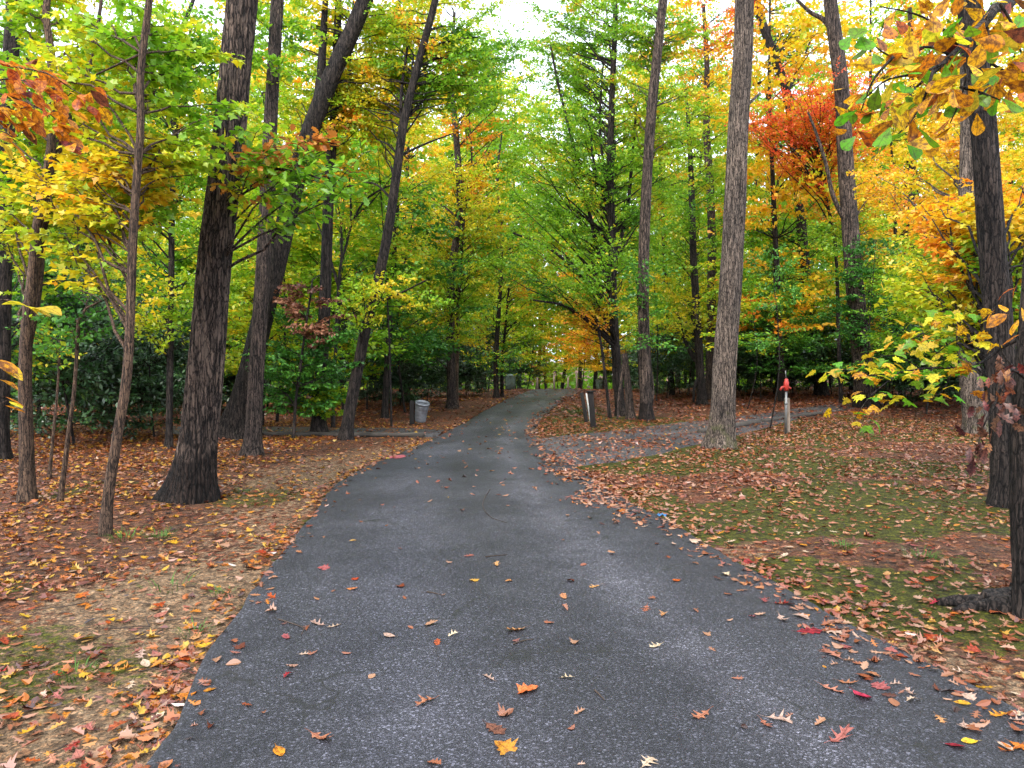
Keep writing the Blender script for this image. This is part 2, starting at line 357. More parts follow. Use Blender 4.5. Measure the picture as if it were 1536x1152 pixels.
# ================================================================== SETTING
# ---- ground
def spaced(lo, hi, core_lo, core_hi, step, g=1.16):
    a = list(np.arange(core_lo, core_hi + 1e-6, step)); s = step; b = core_hi
    while b < hi: s *= g; b += s; a.append(min(b, hi))
    s = step; b = core_lo
    while b > lo: s *= g; b -= s; a.insert(0, max(b, lo))
    return np.array(a)
gx = spaced(-900, 900, -8, 8, .15, 1.06); gy = spaced(-40, 1500, 1.5, 13, .15, 1.045)
GX, GY = np.meshgrid(gx, gy)
GZ = H(GX, GY) - 0.045 * (1 - smooth(-.10, .0, road_d(GX, GY)))
gm = mesh_obj('ground', np.stack([GX, GY, GZ], -1).reshape(-1, 3),
              [np.stack([(np.arange(len(gy) - 1)[:, None] * len(gx) + np.arange(len(gx) - 1)[None]).ravel() + k for k in (0, 1, len(gx) + 1, len(gx))], -1)], new_mat('ground')[0], smooth_=True)
gm['kind'] = 'structure'
rd = road_d(GX, GY); ns = fbm(GX, GY, .9, 31)
left = GX < xl(GY)
sand = np.where(left, (.5 + .5 * smooth(.36, .52, fbm(GX, GY, .7, 35))) * (1 - smooth(.8, 2.0, rd + 1.8 * (ns - .5))) * (1 - smooth(12, 18, GY)), 0.55 * (1 - smooth(.2, 1.2, rd + 1.4 * (ns - .5))) * (1 - smooth(5, 9, GY)))
mossn = fbm(GX, GY, .8, 41)
moss = np.where(left, .55 * smooth(.54, .70, mossn) * (1 - smooth(9, 13, GY)), smooth(.28, .44, mossn) * (1 - smooth(7.5, 12, rd)) * (1 - smooth(18, 24, GY)) * smooth(3.6, 5, GY + .6 * rd))
mp = g2(1085, 690); moss = np.maximum(moss, np.exp(-(((GX - mp.x) / 1.6) ** 2 + ((GY - mp.y) / .9) ** 2)))
mp = g2(872, 615); moss = np.maximum(moss, np.exp(-(((GX - mp.x) / .9) ** 2 + ((GY - mp.y) / 3) ** 2)))
for nm, arr in (('sand', sand), ('moss', moss)):
    a = gm.data.attributes.new(nm, 'FLOAT', 'POINT'); a.data.foreach_set('value', arr.ravel().astype(np.float32))
m = MATS['ground']; n, l = m.node_tree.nodes, m.node_tree.links
v = coords(n, l)
def attr(nm):
    a = n.new('ShaderNodeAttribute'); a.attribute_name = nm; return a.outputs['Fac']
n1 = noise(n, l, v, 14, 6, .65); n2 = noise(n, l, v, 3.0, 5, .6); n3 = noise(n, l, v, 90, 3, .7)
vo = n.new('ShaderNodeTexVoronoi'); vo.inputs['Scale'].default_value = 17; vo.inputs['Randomness'].default_value = 1; l.new(v, vo.inputs['Vector'])
lit = ramp(n, [(0, (.03, .012, .008)), (.25, (.09, .028, .014)), (.5, (.16, .055, .028)), (.7, (.22, .10, .06)), (.85, (.15, .045, .016)), (1, (.24, .09, .018))]); 
sx = n.new('ShaderNodeSeparateColor'); l.new(vo.outputs['Color'], sx.inputs[0]); l.new(sx.outputs[0], lit.inputs[0])
dirt = ramp(n, [(.3, (.035, .022, .014)), (.5, (.085, .052, .032)), (.7, (.16, .10, .065))]); l.new(n1.outputs[0], dirt.inputs[0])
sandc = ramp(n, [(.28, (.075, .046, .026)), (.5, (.20, .132, .078)), (.72, (.35, .255, .165))]); l.new(n1.outputs[0], sandc.inputs[0])
mossc = ramp(n, [(.3, (.016, .016, .004)), (.5, (.052, .056, .006)), (.75, (.12, .135, .010))]); l.new(n1.outputs[0], mossc.inputs[0])
lf = ramp(n, [(.35, (.15, .15, .15)), (.6, (.85, .85, .85))]); l.new(n2.outputs[0], lf.inputs[0])
c = mixc(n, l, lf.outputs[0], dirt.outputs[0], lit.outputs[0])
def brk(a):
    x = math_n(n, l, 'ADD', a, math_n(n, l, 'MULTIPLY', math_n(n, l, 'SUBTRACT', n1.outputs[0], .5), 1.5))
    r = ramp(n, [(.38, (0, 0, 0)), (.62, (1, 1, 1))]); l.new(x, r.inputs[0]); return r.outputs[0]
c = mixc(n, l, brk(attr('sand')), c, sandc.outputs[0]); c = mixc(n, l, brk(attr('moss')), c, mossc.outputs[0])
vo3 = n.new('ShaderNodeTexVoronoi'); vo3.inputs['Scale'].default_value = 70; l.new(v, vo3.inputs['Vector']); s3 = n.new('ShaderNodeSeparateColor'); l.new(vo3.outputs['Color'], s3.inputs[0])
ch = ramp(n, [(0, (.35, .33, .30)), (.45, (.85, .85, .85)), (.8, (1.15, 1.05, .95)), (1, (1.9, 1.6, 1.4))]); l.new(s3.outputs[0], ch.inputs[0]); c = mixc(n, l, 1.0, c, ch.outputs[0], 'MULTIPLY')
sp = ramp(n, [(.35, (.5, .5, .5)), (.6, (1.15, 1.15, 1.15))]); l.new(n3.outputs[0], sp.inputs[0])
c = mixc(n, l, 1.0, c, sp.outputs[0], 'MULTIPLY')
bh = math_n(n, l, 'ADD', n1.outputs[0], math_n(n, l, 'MULTIPLY', n3.outputs[0], .5))
finish(n, l, c, .9, bh, .9, .035, .2)

# ---- asphalt
def asphalt(name, base, warm, speck=1.0):
    m, n, l = new_mat(name); v = coords(n, l)
    vo = n.new('ShaderNodeTexVoronoi'); vo.inputs['Scale'].default_value = 115; l.new(v, vo.inputs['Vector'])
    vo2 = n.new('ShaderNodeTexVoronoi'); vo2.inputs['Scale'].default_value = 240; l.new(v, vo2.inputs['Vector'])
    s1 = n.new('ShaderNodeSeparateColor'); l.new(vo.outputs['Color'], s1.inputs[0]); s2 = n.new('ShaderNodeSeparateColor'); l.new(vo2.outputs['Color'], s2.inputs[0])
    st = tuple(k * 2.0 for k in base)
    r1 = ramp(n, [(0, tuple(k * .35 for k in base)), (.55, base), (.82, tuple(k * 1.7 for k in base)), (.93, tuple(k * 4.0 for k in base)), (1, tuple(k * 10 for k in base))]); l.new(s1.outputs[0], r1.inputs[0])
    r2 = ramp(n, [(0, tuple(k * .4 for k in base)), (.66, base), (.90, tuple(k * 2.6 for k in base)), (1, tuple(k * 8 for k in base))]); l.new(s2.outputs[1], r2.inputs[0])
    c = mixc(n, l, .5, r1.outputs[0], r2.outputs[0])
    big = noise(n, l, v, .55, 5, .6); mid = noise(n, l, v, 3.2, 4, .6)
    bb = ramp(n, [(.32, (.58, .58, .61)), (.5, (1, 1, 1)), (.66, (1.5, 1.48, 1.45))]); l.new(big.outputs[0], bb.inputs[0]); c = mixc(n, l, 1, c, bb.outputs[0], 'MULTIPLY')
    mm = ramp(n, [(.3, (.75, .75, .77)), (.7, (1.2, 1.19, 1.17))]); l.new(mid.outputs[0], mm.inputs[0]); c = mixc(n, l, 1, c, mm.outputs[0], 'MULTIPLY')
    # tracks worn along the road: u = across (0..1) stored on the mesh
    a = n.new('ShaderNodeAttribute'); a.attribute_name = 'across'
    wn = math_n(n, l, 'ADD', a.outputs['Fac'], math_n(n, l, 'MULTIPLY', math_n(n, l, 'SUBTRACT', mid.outputs[0], .5), .12))
    tr = ramp(n, [(0, (.8, .8, .8)), (.12, (.95, .95, .95)), (.27, (1.22, 1.22, 1.25)), (.45, (.72, .72, .73)), (.60, (.84, .84, .85)), (.70, (1.5, 1.47, 1.44)), (.79, (.95, .95, .95)), (1, (.66, .66, .66))])
    l.new(wn, tr.inputs[0]); c = mixc(n, l, 1, c, tr.outputs[0], 'MULTIPLY')
    # fine cracks
    vc = n.new('ShaderNodeTexVoronoi'); vc.feature = 'DISTANCE_TO_EDGE'; vc.inputs['Scale'].default_value = .42
    nd = noise(n, l, v, 1.6, 4); vv = n.new('ShaderNodeVectorMath'); vv.operation = 'ADD'; l.new(v, vv.inputs[0])
    sc = n.new('ShaderNodeVectorMath'); sc.operation = 'SCALE'; sc.inputs['Scale'].default_value = 1.3; l.new(nd.outputs['Color'], sc.inputs[0]); l.new(sc.outputs[0], vv.inputs[1]); l.new(vv.outputs[0], vc.inputs['Vector'])
    ck = ramp(n, [(.002, (1, 1, 1)), (.010, (0, 0, 0))]); l.new(vc.outputs['Distance'], ck.inputs[0])
    cm = ramp(n, [(.47, (0, 0, 0)), (.53, (.9, .9, .9))]); l.new(noise(n, l, v, .8, 2).outputs[0], cm.inputs[0])
    c = mixc(n, l, math_n(n, l, 'MULTIPLY', ck.outputs[0], cm.outputs[0]), c, (.012, .012, .012))
    hgt = math_n(n, l, 'ADD', vo.outputs['Distance'], math_n(n, l, 'MULTIPLY', vo2.outputs['Distance'], .5))
    finish(n, l, c, .55, hgt, .6, .006, .34)
asphalt('asphalt', (.0230, .0230, .0285), 0)
asphalt('path_gravel', (.046, .044, .048), 0)
ys = np.concatenate([np.arange(-6, 14, .10), np.arange(14, 50, .25), np.arange(50, 90, 1.0)])
us = np.array([0, .012, .03, .06, .12, .2, .3, .4, .5, .6, .7, .8, .88, .94, .97, .988, 1])
A, B = xl(ys), xr(ys)
RX = A[:, None] + (B - A)[:, None] * us[None]; RY = ys[:, None] + 0 * us[None]
RZ = h_base(RX, RY) + .030 + .035 * (1 - (2 * us[None] - 1) ** 2) + .012 * (fbm(RX, RY, .5, 51) - .5)
# skirts dropping into the ground on both sides
def ribbon(name, X, Y, Z, mat, skirt=.14, off=.03):
    k = X.shape[1] + 2
    dx0 = np.full((len(X), 1), -off); P = np.stack([X, Y, Z], -1)
    L0 = P[:, :1] + np.array([-off, 0, -skirt]); R0 = P[:, -1:] + np.array([off, 0, -skirt]); P = np.concatenate([L0, P, R0], 1)
    nrow = P.shape[0]; idx = (np.arange(nrow - 1)[:, None] * k + np.arange(k - 1)[None]).ravel()
    o = mesh_obj(name, P.reshape(-1, 3), [np.stack([idx, idx + 1, idx + k + 1, idx + k], -1)], mat, smooth_=False)
    o.data.polygons.foreach_set('use_smooth', np.ones(len(o.data.polygons), bool))
    return o, k
road, kk = ribbon('road', RX, RY, RZ, 'asphalt')
road['kind'] = 'structure'
ac = np.concatenate([[0], us, [1]]); a = road.data.attributes.new('across', 'FLOAT', 'POINT'); a.data.foreach_set('value', np.tile(ac, len(ys)).astype(np.float32))
def road_z(x, y):
    u = np.clip((x - xl(y)) / (xr(y) - xl(y)), 0, 1)
    return h_base(x, y) + .030 + .035 * (1 - (2 * u - 1) ** 2) + .012 * (fbm(x, y, .5, 51) - .5)
def strip(name, up, lo, z, mat):
    n_ = 60; U = catmull([(p.x, p.y, 0) for p in up], n_); Lo = catmull([(p.x, p.y, 0) for p in lo], n_)
    f = np.linspace(0, 1, 9)[None, :, None]; P = U[:, None] * (1 - f) + Lo[:, None] * f
    jit = .45 * (fbm(P[..., 0], P[..., 1], 1.5, 61) - .5); P[:, :, 1] += jit
    P[..., 2] = H(P[..., 0], P[..., 1]) + z + .012 * np.sin(np.linspace(0, np.pi, 9))[None]
    P[:, 0, 2] -= .05; P[:, -1, 2] -= .05
    idx = (np.arange(n_ - 1)[:, None] * 9 + np.arange(8)[None]).ravel()
    o = mesh_obj(name, P.reshape(-1, 3), [np.stack([idx, idx + 1, idx + 10, idx + 9], -1)], mat, smooth_=True); o['kind'] = 'structure'
    a = o.data.attributes.new('across', 'FLOAT', 'POINT'); a.data.foreach_set('value', np.full(len(P.reshape(-1, 3)), .5, np.float32)); return o
strip('side_path', SPUR_UP, SPUR_LO, .022, 'path_gravel')
strip('parking_pad', PAD_UP, PAD_LO, .022, 'path_gravel')

# ================================================================== TREES
def spray_leaves(tw0, tw1, per, size, rg, flat=.35, droop=.12):
    """leaves set in two rows along each twig, mostly lying level"""
    N = len(tw0); f = (np.arange(per)[None] + rg.uniform(.1, .9, (N, per))) / per
    f = f.ravel(); a = np.repeat(tw0, per, 0); b = np.repeat(tw1, per, 0); M = len(f)
    d = b - a; L = np.linalg.norm(d, axis=1, keepdims=True) + 1e-9; d = d / L
    p = a + (b - a) * f[:, None]
    side = np.where(rg.random(M) < .5, -1., 1.); ang = side * rg.uniform(.5, 1.35, M)
    up = np.tile(np.array([0, 0, 1.]), (M, 1)) + rg.normal(0, flat, (M, 3)); up /= np.linalg.norm(up, axis=1, keepdims=True)
    s = np.cross(up, d); s /= np.linalg.norm(s, axis=1, keepdims=True) + 1e-9
    dd = d * np.cos(ang)[:, None] + s * np.sin(ang)[:, None]; dd[:, 2] -= droop * rg.uniform(0, 2, M); dd /= np.linalg.norm(dd, axis=1, keepdims=True)
    ss = np.cross(up, dd); ss /= np.linalg.norm(ss, axis=1, keepdims=True) + 1e-9; nn = np.cross(dd, ss)
    sz = size * rg.uniform(.65, 1.25, M)
    return p + dd * .01, dd, ss, nn, sz
def leaf_mesh_quads(p, d, s, n, sz, wid, rg):
    M = len(p); L = sz[:, None]; W = L * wid; fold = rg.uniform(-.05, .22, M)[:, None]
    v = np.stack([p, p + d * .5 * L + s * .5 * W + n * fold * W, p + d * L - n * .12 * L * rg.uniform(-1, 2, M)[:, None], p + d * .42 * L - s * .5 * W + n * fold * W], 1)
    return v.reshape(-1, 3), np.arange(4 * M).reshape(-1, 4)
def leaf_mesh_tpl(tpl, p, d, s, n, sz, rg):
    V0, Q0 = TPL[tpl]; M = len(p); c = rg.uniform(-.35, .35, M)[:, None]; e = rg.uniform(-.5, .15, M)[:, None]
    u = V0[None, :, 0]; v_ = V0[None, :, 1]; z = c * v_ * v_ * 1.5 + e * u * u
    W = p[:, None] + sz[:, None, None] * (u[..., None] * d[:, None] + v_[..., None] * s[:, None] + z[..., None] * n[:, None])
    return W.reshape(-1, 3), (Q0[None] + (np.arange(M) * len(V0))[:, None, None]).reshape(-1, Q0.shape[1]), len(Q0)

def grow_crown(wood, trunk_pts, trunk_r, ells, rg, leaf, twig_wood, zlow=None):
    """branches from the trunk into each ellipsoid, twigs on the branches, leaves on the twigs"""
    T0, T1 = [], []
    tz = trunk_pts[:, 2]
    for (c, r, nb, tl) in ells:
        for _ in range(nb):
            q = rg.normal(size=3); q /= np.linalg.norm(q); E = c + r * q * rg.uniform(.35, 1.0) ** .6
            k = np.argmin(np.linalg.norm(trunk_pts[:, :2] - E[:2], axis=1)); hd = np.linalg.norm(E[:2] - trunk_pts[k, :2])
            zs = np.clip(E[2] - hd * rg.uniform(.45, 1.15) - .1, tz[0] + .45 * (min(E[2], tz[-1]) - tz[0]) + .2, tz[-1] - .05)
            i = int(np.clip(np.searchsorted(tz, zs), 1, len(tz) - 1)); S = trunk_pts[i]
            ln = np.linalg.norm(E - S) + 1e-6
            mid = (S + E) / 2 + np.array([0, 0, 1.]) * ln * rg.uniform(-.02, .14) + rg.normal(0, .05 * ln, 3)
            tt = np.linspace(0, 1, 7)[:, None]; B = (1 - tt) ** 2 * S + 2 * tt * (1 - tt) * mid + tt ** 2 * E
            B[1:-1] += rg.normal(0, .018 * ln, (5, 3))
            r0 = min(.45 * trunk_r[i], .006 + .0065 * ln)
            wood.tube(B, np.linspace(r0, .003, 7), 5, cap=False)
            ntw = int(np.clip(5 + ln * 2.0 / max(tl, .2), 5, 13))
            f = rg.uniform(.35 if ln > 1.2 else .15, 1.0, ntw); f[0] = 1.0; x = f * 6; ii = np.minimum(x.astype(int), 5); fr = (x - ii)[:, None]
            P = B[ii] * (1 - fr) + B[ii + 1] * fr; d = B[ii + 1] - B[ii]; d /= np.linalg.norm(d, axis=1, keepdims=True) + 1e-9
            a = rg.uniform(.4, 1.3, ntw) * np.where(rg.random(ntw) < .5, -1, 1); a[0] = 0
            ca, sa = np.cos(a), np.sin(a); dx = d[:, 0] * ca - d[:, 1] * sa; dy = d[:, 0] * sa + d[:, 1] * ca
            dz = d[:, 2] * .35 + rg.normal(-.03, .14, ntw); D = np.stack([dx, dy, dz], -1); D /= np.linalg.norm(D, axis=1, keepdims=True) + 1e-9
            Q = P + D * (tl * rg.uniform(.55, 1.3, ntw))[:, None]
            T0.append(P); T1.append(Q)
    T0 = np.concatenate(T0); T1 = np.concatenate(T1)
    if twig_wood:
        N = len(T0); d = T1 - T0; s = np.cross(d, [0, 0, 1.]); s /= np.linalg.norm(s, axis=1, keepdims=True) + 1e-9; u = np.array([0, 0, 1.])
        r = .0035
        V = np.stack([T0 + s * r, T0 - s * r * .5 + u * r, T0 - s * r * .5 - u * r, T1 + s * r * .4, T1 - s * r * .3 + u * r * .4, T1 - s * r * .3 - u * r * .4], 1)
        F = np.array([(0, 1, 4, 3), (1, 2, 5, 4), (2, 0, 3, 5)])
        wood.add(V.reshape(-1, 3), (F[None] + (np.arange(N) * 6)[:, None, None]).reshape(-1, 4))
    p, d, s, n, sz = spray_leaves(T0, T1, leaf['per'], leaf['size'], rg, leaf.get('flat', .75), leaf.get('droop', .12))
    keep = rg.random(len(p)) < leaf.get('keep', 1.0); p, d, s, n, sz = p[keep], d[keep], s[keep], n[keep], sz[keep]
    cl = fbm(p[:, 0] + p[:, 2] * .7, p[:, 1] - p[:, 2] * .6, .9 / max(leaf['size'] * 8, .4), rg.integers(1000), 3)
    t = np.clip(.5 + 1.6 * (cl - .5) + rg.normal(0, .15, len(p)), 0, 1)
    if leaf.get('tpl'):
        V, Q, k = leaf_mesh_tpl(leaf['tpl'], p, d, s, n, sz, rg); return V, Q, np.repeat(t, k)
    V, Q = leaf_mesh_quads(p, d, s, n, sz, leaf.get('wid', .62), rg); return V, Q, t

def root_wob(k, nr, amp, hrings, R, seed, side=None, swell=.3):
    lob = [(rnd.uniform(0, 6.28), rnd.uniform(.6, 1.0), rnd.uniform(3, 6)) for _ in range(5)]
    if side is not None: lob.append((side, 1.45, 4))
    def f(i, th):
        fl = np.exp(-np.clip(nr[i], -.05, None) / hrings)[:, None]; w_ = np.zeros((1, len(th)))
        for (a, h, sh) in lob: w_ = np.maximum(w_, h * np.clip(np.cos(th - a), 0, 1)[None] ** sh)
        return 1 + fl * (swell + amp * w_) + .05 * np.sin(3 * th + i[:, None] * .13 + seed) + .03 * np.sin(5 * th - i[:, None] * .21)
    return f
def tree(name, label, path, w, bark, crowns=(), limbs=(), leaf=None, pal='leaf_green', up=2.5, ground=None, fine=0, flare=.9, cat='tree', group=None, nseg=12, twig_wood=True, seed=None, side=None, relief=0.0, top=(), swell=.3):
    """path in photo pixels from the base up; the stem stands where its base meets the ground"""
    rg = np.random.default_rng(seed if seed is not None else int(path[0][0] * 7 + path[0][1]))
    b = ground or g2(*path[0]); Y = b.y
    P = [b + Vector((0, 0, -.12)), b] + [at(px, py, Y) for px, py in path[1:]]
    d = (P[-1] - P[-2]).normalized()
    if up > 0: P += [P[-1] + d * up * .5 + Vector((rnd.uniform(-.2, .2), rnd.uniform(-.1, .3), 0)), P[-1] + d * up + Vector((rnd.uniform(-.3, .3), .3, 0))]
    H_ = P[-1].z - b.z; n_ = int(max(18, H_ * (14 if fine else 6)))
    C = catmull([tuple(p) for p in P], n_ * 4); al = np.concatenate([[0], np.cumsum(np.linalg.norm(np.diff(C, axis=0), axis=1))])
    C = np.stack([np.interp(np.linspace(0, al[-1], n_), al, C[:, q]) for q in range(3)], -1)
    z = (C[:, 2] - b.z) / H_; vis = (P[len(path)].z - b.z) / H_
    R = np.interp(np.clip(z, 0, 1), [0, vis, 1], [w[0] / 2 / FPX * Y, w[1] / 2 / FPX * Y, w[1] / 2 / FPX * Y * (.45 if up > 0 else .25)])
    e = empty(name, b, label, cat, group); W = Geo(); k = fine or nseg
    wob = root_wob(k, C[:, 2] - b.z, flare, max(.16, 1.35 * R[0]), R, rg.uniform(0, 6), side, swell)
    if relief:
        def wb(i, th, wob=wob):
            base = wob(i, th); zz = C[i, 2][:, None]; ph = th[None] + .25 * np.sin(zz * 1.1) + .0 * zz
            nrid = 30
            a = np.abs(np.sin(ph * nrid / 2 + 2.2 * (vnoise(ph * 1.3 + 40, zz * 2.2 + 0 * ph, 1.0, 5) - .5) * 2 + 1.5 * (vnoise(ph * 4 + 9, zz * 6 + 0 * ph, 1.0, 6) - .5)))
            brk_ = smooth(.15, .35, vnoise(ph * nrid / 3.14 + 3, zz * 7 + 0 * ph, 1.0, 8))
            return base * (1 + relief * (np.sqrt(a) * brk_ - .6) + relief * .4 * (vnoise(ph * 14, zz * 40 + 0 * ph, 1.0, 9) - .5))
        W.tube(C, R, k, True, wb)
    else: W.tube(C, R, k, True, wob)
    tr = e.location
    lpts = []
    for lb in limbs:
        pts, w0, w1 = lb[0], lb[1], lb[2]; dy = lb[3] if len(lb) > 3 else .5
        Lp = [at(px, py, Y + dy * i / max(1, len(pts) - 1)) for i, (px, py) in enumerate(pts)]
        j = np.argmin(np.linalg.norm(C - np.array(Lp[0]), axis=1)); Lp[0] = Vector(C[j])
        Lc = catmull([tuple(p) for p in Lp], 16); W.tube(Lc, np.linspace(w0, min(w1, .35 * w0 + .6), 16) / 2 / FPX * Y, 8); lpts.append(Lc)
    if crowns or top:
        lf = dict(per=15, size=.092, wid=.68); lf.update(leaf or {})
        groups = {}
        for c in crowns:
            cx, cy_, rx, ry, p_, nb = c[:6]; dy = c[6] if len(c) > 6 else 0
            Yc = Y + dy; cen = np.array(at(cx, cy_, Yc)); r = np.array([rx / FPX * Yc, rx / FPX * Yc * .8, ry / FPX * Yc])
            groups.setdefault(p_, []).append((cen, r, nb, c[7] if len(c) > 7 else lf.get('tl', .5)))
        for c in top:
            p_, nb, rr = c; cen = C[-1] + np.array([0, 0, .0]); groups.setdefault(p_, []).append((cen, np.array([rr, rr, rr * .6]), nb, .6))
        allp = np.vstack([C] + lpts); o = np.argsort(C[:, 2])
        for p_, el in groups.items():
            V, Q, t = grow_crown(W, C[o], R[o], el, rg, lf, twig_wood)
            cr = mesh_obj('crown', V - np.array(b), [Q], p_, e, t); cr['kind'] = 'stuff'
    W.build('trunk', bark, e, rel=b, smooth_=True)
    return e, C, R

MAPLE = dict(per=12, size=.078, tpl='lobe5_f', tl=.38, flat=.55)
# ---- left bank
tree('oak_tree', 'massive furrowed brown trunk leaning beside the sandy left road edge, black root flare',
     [(288, 750), (299, 640), (307, 560), (318, 450), (331, 320), (346, 170), (364, 0), (380, -140)], (52, 39), 'bark_brown', up=3, fine=150, flare=.55, side=math.pi * .5, relief=.10, swell=.26,
     limbs=[([(338, 235), (372, 240), (410, 252), (450, 258), (480, 268)], 6, 2, -.8)],
     crowns=[(430, 215, 75, 45, 'leaf_green', 5, -.6, .35), (440, 225, 60, 40, 'leaf_rust_mix', 3, -.6, .3), (530, 255, 40, 40, 'leaf_green', 3, -.6, .35)], top=[('leaf_green', 20, 2.2)], leaf=dict(per=9, size=.10, tpl='oak2_f', tl=.35, flat=.6))
tree('maple_sapling', 'slender pale brown stem standing alone in leaf litter left of massive trunk',
     [(158, 800), (163, 740), (177, 650), (190, 570), (196, 470), (198, 400), (203, 300), (211, 190), (210, 120), (216, 60), (224, 0), (231, -70)], (16, 9), 'bark_slim', up=1, nseg=14, flare=.35,
     limbs=[([(205, 245), (240, 215), (275, 190)], 3.5, 1.5), ([(209, 92), (170, 100), (130, 120), (95, 150)], 4, 1.5), ([(197, 372), (150, 352), (90, 350)], 3, 1.2), ([(198, 300), (235, 270), (290, 262)], 3, 1.2)],
     crowns=[(190, 150, 150, 150, 'leaf_yellow_green', 34, .8), (130, 270, 120, 60, 'leaf_yellow', 14, .8), (270, 180, 90, 120, 'leaf_yellow_green', 14, .6), (120, 320, 110, 40, 'leaf_yellow_green', 10, .6)], leaf=MAPLE)
tree('maple_tree', 'twin-stemmed dark tree at far left edge of picture beyond slender sapling',
     [(42, 755), (40, 660), (38, 570), (41, 490), (49, 420), (55, 350), (64, 295), (74, 240), (80, 170), (78, 90), (70, 0)], (21, 9), 'bark_slim', up=1.2, nseg=12, flare=.3,
     limbs=[([(44, 520), (55, 450), (63, 370), (70, 310), (86, 235), (112, 160), (140, 80), (152, 0)], 13, 5, .3), ([(86, 235), (120, 190), (150, 175)], 4, 2), ([(62, 320), (110, 300), (160, 330)], 3, 1.5), ([(75, 200), (40, 150), (0, 120)], 4, 2)],
     crowns=[(80, 60, 130, 110, 'leaf_green', 26, 1.0), (110, 210, 110, 80, 'leaf_green_yellow', 18, 1.0), (30, 300, 70, 70, 'leaf_yellow_green', 12, .8), (150, 300, 100, 50, 'leaf_yellow_green', 12, 1.0)], leaf=MAPLE)
tree('sapling', 'thin bare leaning stem just right of the twin-stemmed far-left tree', [(90, 757), (97, 700), (104, 640), (111, 590), (116, 520), (120, 470)], (8, 4), 'bark_slim', up=.3, nseg=8, flare=.2,
     crowns=[(122, 470, 60, 50, 'leaf_sapling', 7)], leaf=dict(per=9, size=.07, tl=.3))
tree('sapling', 'thinnest upright stem between the twin-stemmed far-left tree and the leaning bare stem', [(74, 722), (80, 650), (86, 590), (90, 520)], (5, 3), 'bark_slim', up=.3, nseg=7, flare=.2,
     crowns=[(95, 500, 50, 40, 'leaf_sapling', 6)], leaf=dict(per=9, size=.07, tl=.3))
tree('oak_tree', 'dark trunk cut by left picture edge, behind the twin-stemmed tree', [(-2, 690), (2, 560), (4, 400), (9, 220), (17, 80), (22, -20)], (26, 20), 'bark_dark', up=4, flare=.5,
     crowns=[(40, 90, 120, 120, 'leaf_green', 30, 1.5), (10, 440, 90, 130, 'leaf_sapling', 24, 1)], leaf=dict(size=.085, tl=.5))
tree('tulip_tree', 'slim straight trunk seen between slender sapling and massive left trunk', [(253, 672), (255, 560), (257, 440), (258, 330), (262, 220), (266, 140), (268, 60)], (10, 7), 'bark_dark', up=2, flare=.4,
     limbs=[([(258, 330), (235, 300), (222, 292)], 4, 2), ([(259, 310), (285, 300), (300, 300)], 4, 2), ([(263, 190), (280, 150), (290, 120)], 4, 2), ([(262, 200), (248, 160), (240, 150)], 4, 2)],
     crowns=[(270, 80, 120, 110, 'leaf_green', 36), (230, 250, 130, 90, 'leaf_green_yellow', 36), (270, 420, 110, 90, 'leaf_yellow_green', 26)], leaf=dict(size=.085, tl=.5))
tree('oak_tree', 'straight brown trunk just right of massive left trunk, crossing a darker leaning one',
     [(379, 683), (382, 620), (385, 560), (392, 450), (398, 340), (402, 250), (409, 120), (416, 0), (423, -110)], (24, 17), 'bark_mid', up=4, nseg=18, flare=.5,
     crowns=[(410, 60, 60, 90, 'leaf_green', 10)], top=[('leaf_green', 14, 2)], leaf=dict(size=.09))
tree('oak_tree', 'near-black leaning forked trunk crossing behind the straight brown trunk',
     [(350, 657), (360, 620), (377, 550), (395, 470), (411, 405), (430, 325), (450, 245), (474, 175), (502, 105), (528, 48), (552, -12), (572, -70)], (34, 22), 'bark_dark', up=4, nseg=18, flare=.9, side=math.pi * .5,
     limbs=[([(462, 205), (478, 140), (484, 70), (488, 0), (492, -70)], 17, 10, .4), ([(418, 372), (404, 335), (402, 300)], 12, 8, 0)],
     crowns=[(470, 60, 70, 110, 'leaf_yellow_green', 26, .8), (560, 80, 80, 110, 'leaf_yellow_green', 26, .8), (530, 190, 60, 70, 'leaf_orange', 10, .8)], top=[('leaf_yellow_green', 14, 2.4)], leaf=dict(size=.085))
tree('oak_tree', 'upright dark trunk with ivy-like shoots at its stumpy base beside the log edging', [(476, 652), (480, 590), (485, 500), (489, 410), (492, 330), (496, 250), (503, 150), (505, 60)], (20, 12), 'bark_dark', up=3, nseg=14, flare=.7,
     crowns=[(500, 180, 60, 110, 'leaf_yellow', 22, 1), (460, 570, 70, 60, 'leaf_sapling', 22, -.4, .4), (440, 500, 50, 60, 'leaf_sapling', 14, -.4, .4), (500, 600, 30, 30, 'leaf_green_yellow', 8, -.3, .3)], leaf=dict(size=.08))
tree('sapling', 'wiry forked sapling with upswept bare branches between two dark left trunks', [(498, 470), (508, 425), (519, 370), (530, 330), (548, 300), (570, 285)], (6, 3), 'bark_dark', ground=None if False else Vector((at(498, 470, 17).x, 17, float(H(at(498, 470, 17).x, 17)))), up=.4, nseg=8, flare=.2,
     limbs=[([(515, 385), (512, 340), (505, 300)], 4, 2), ([(528, 335), (526, 300), (524, 260)], 4, 2), ([(508, 425), (490, 370), (470, 320)], 4, 2), ([(530, 330), (560, 300), (600, 250)], 3, 1.5)],
     crowns=[(530, 290, 60, 60, 'leaf_green_yellow', 12)], leaf=dict(size=.07))
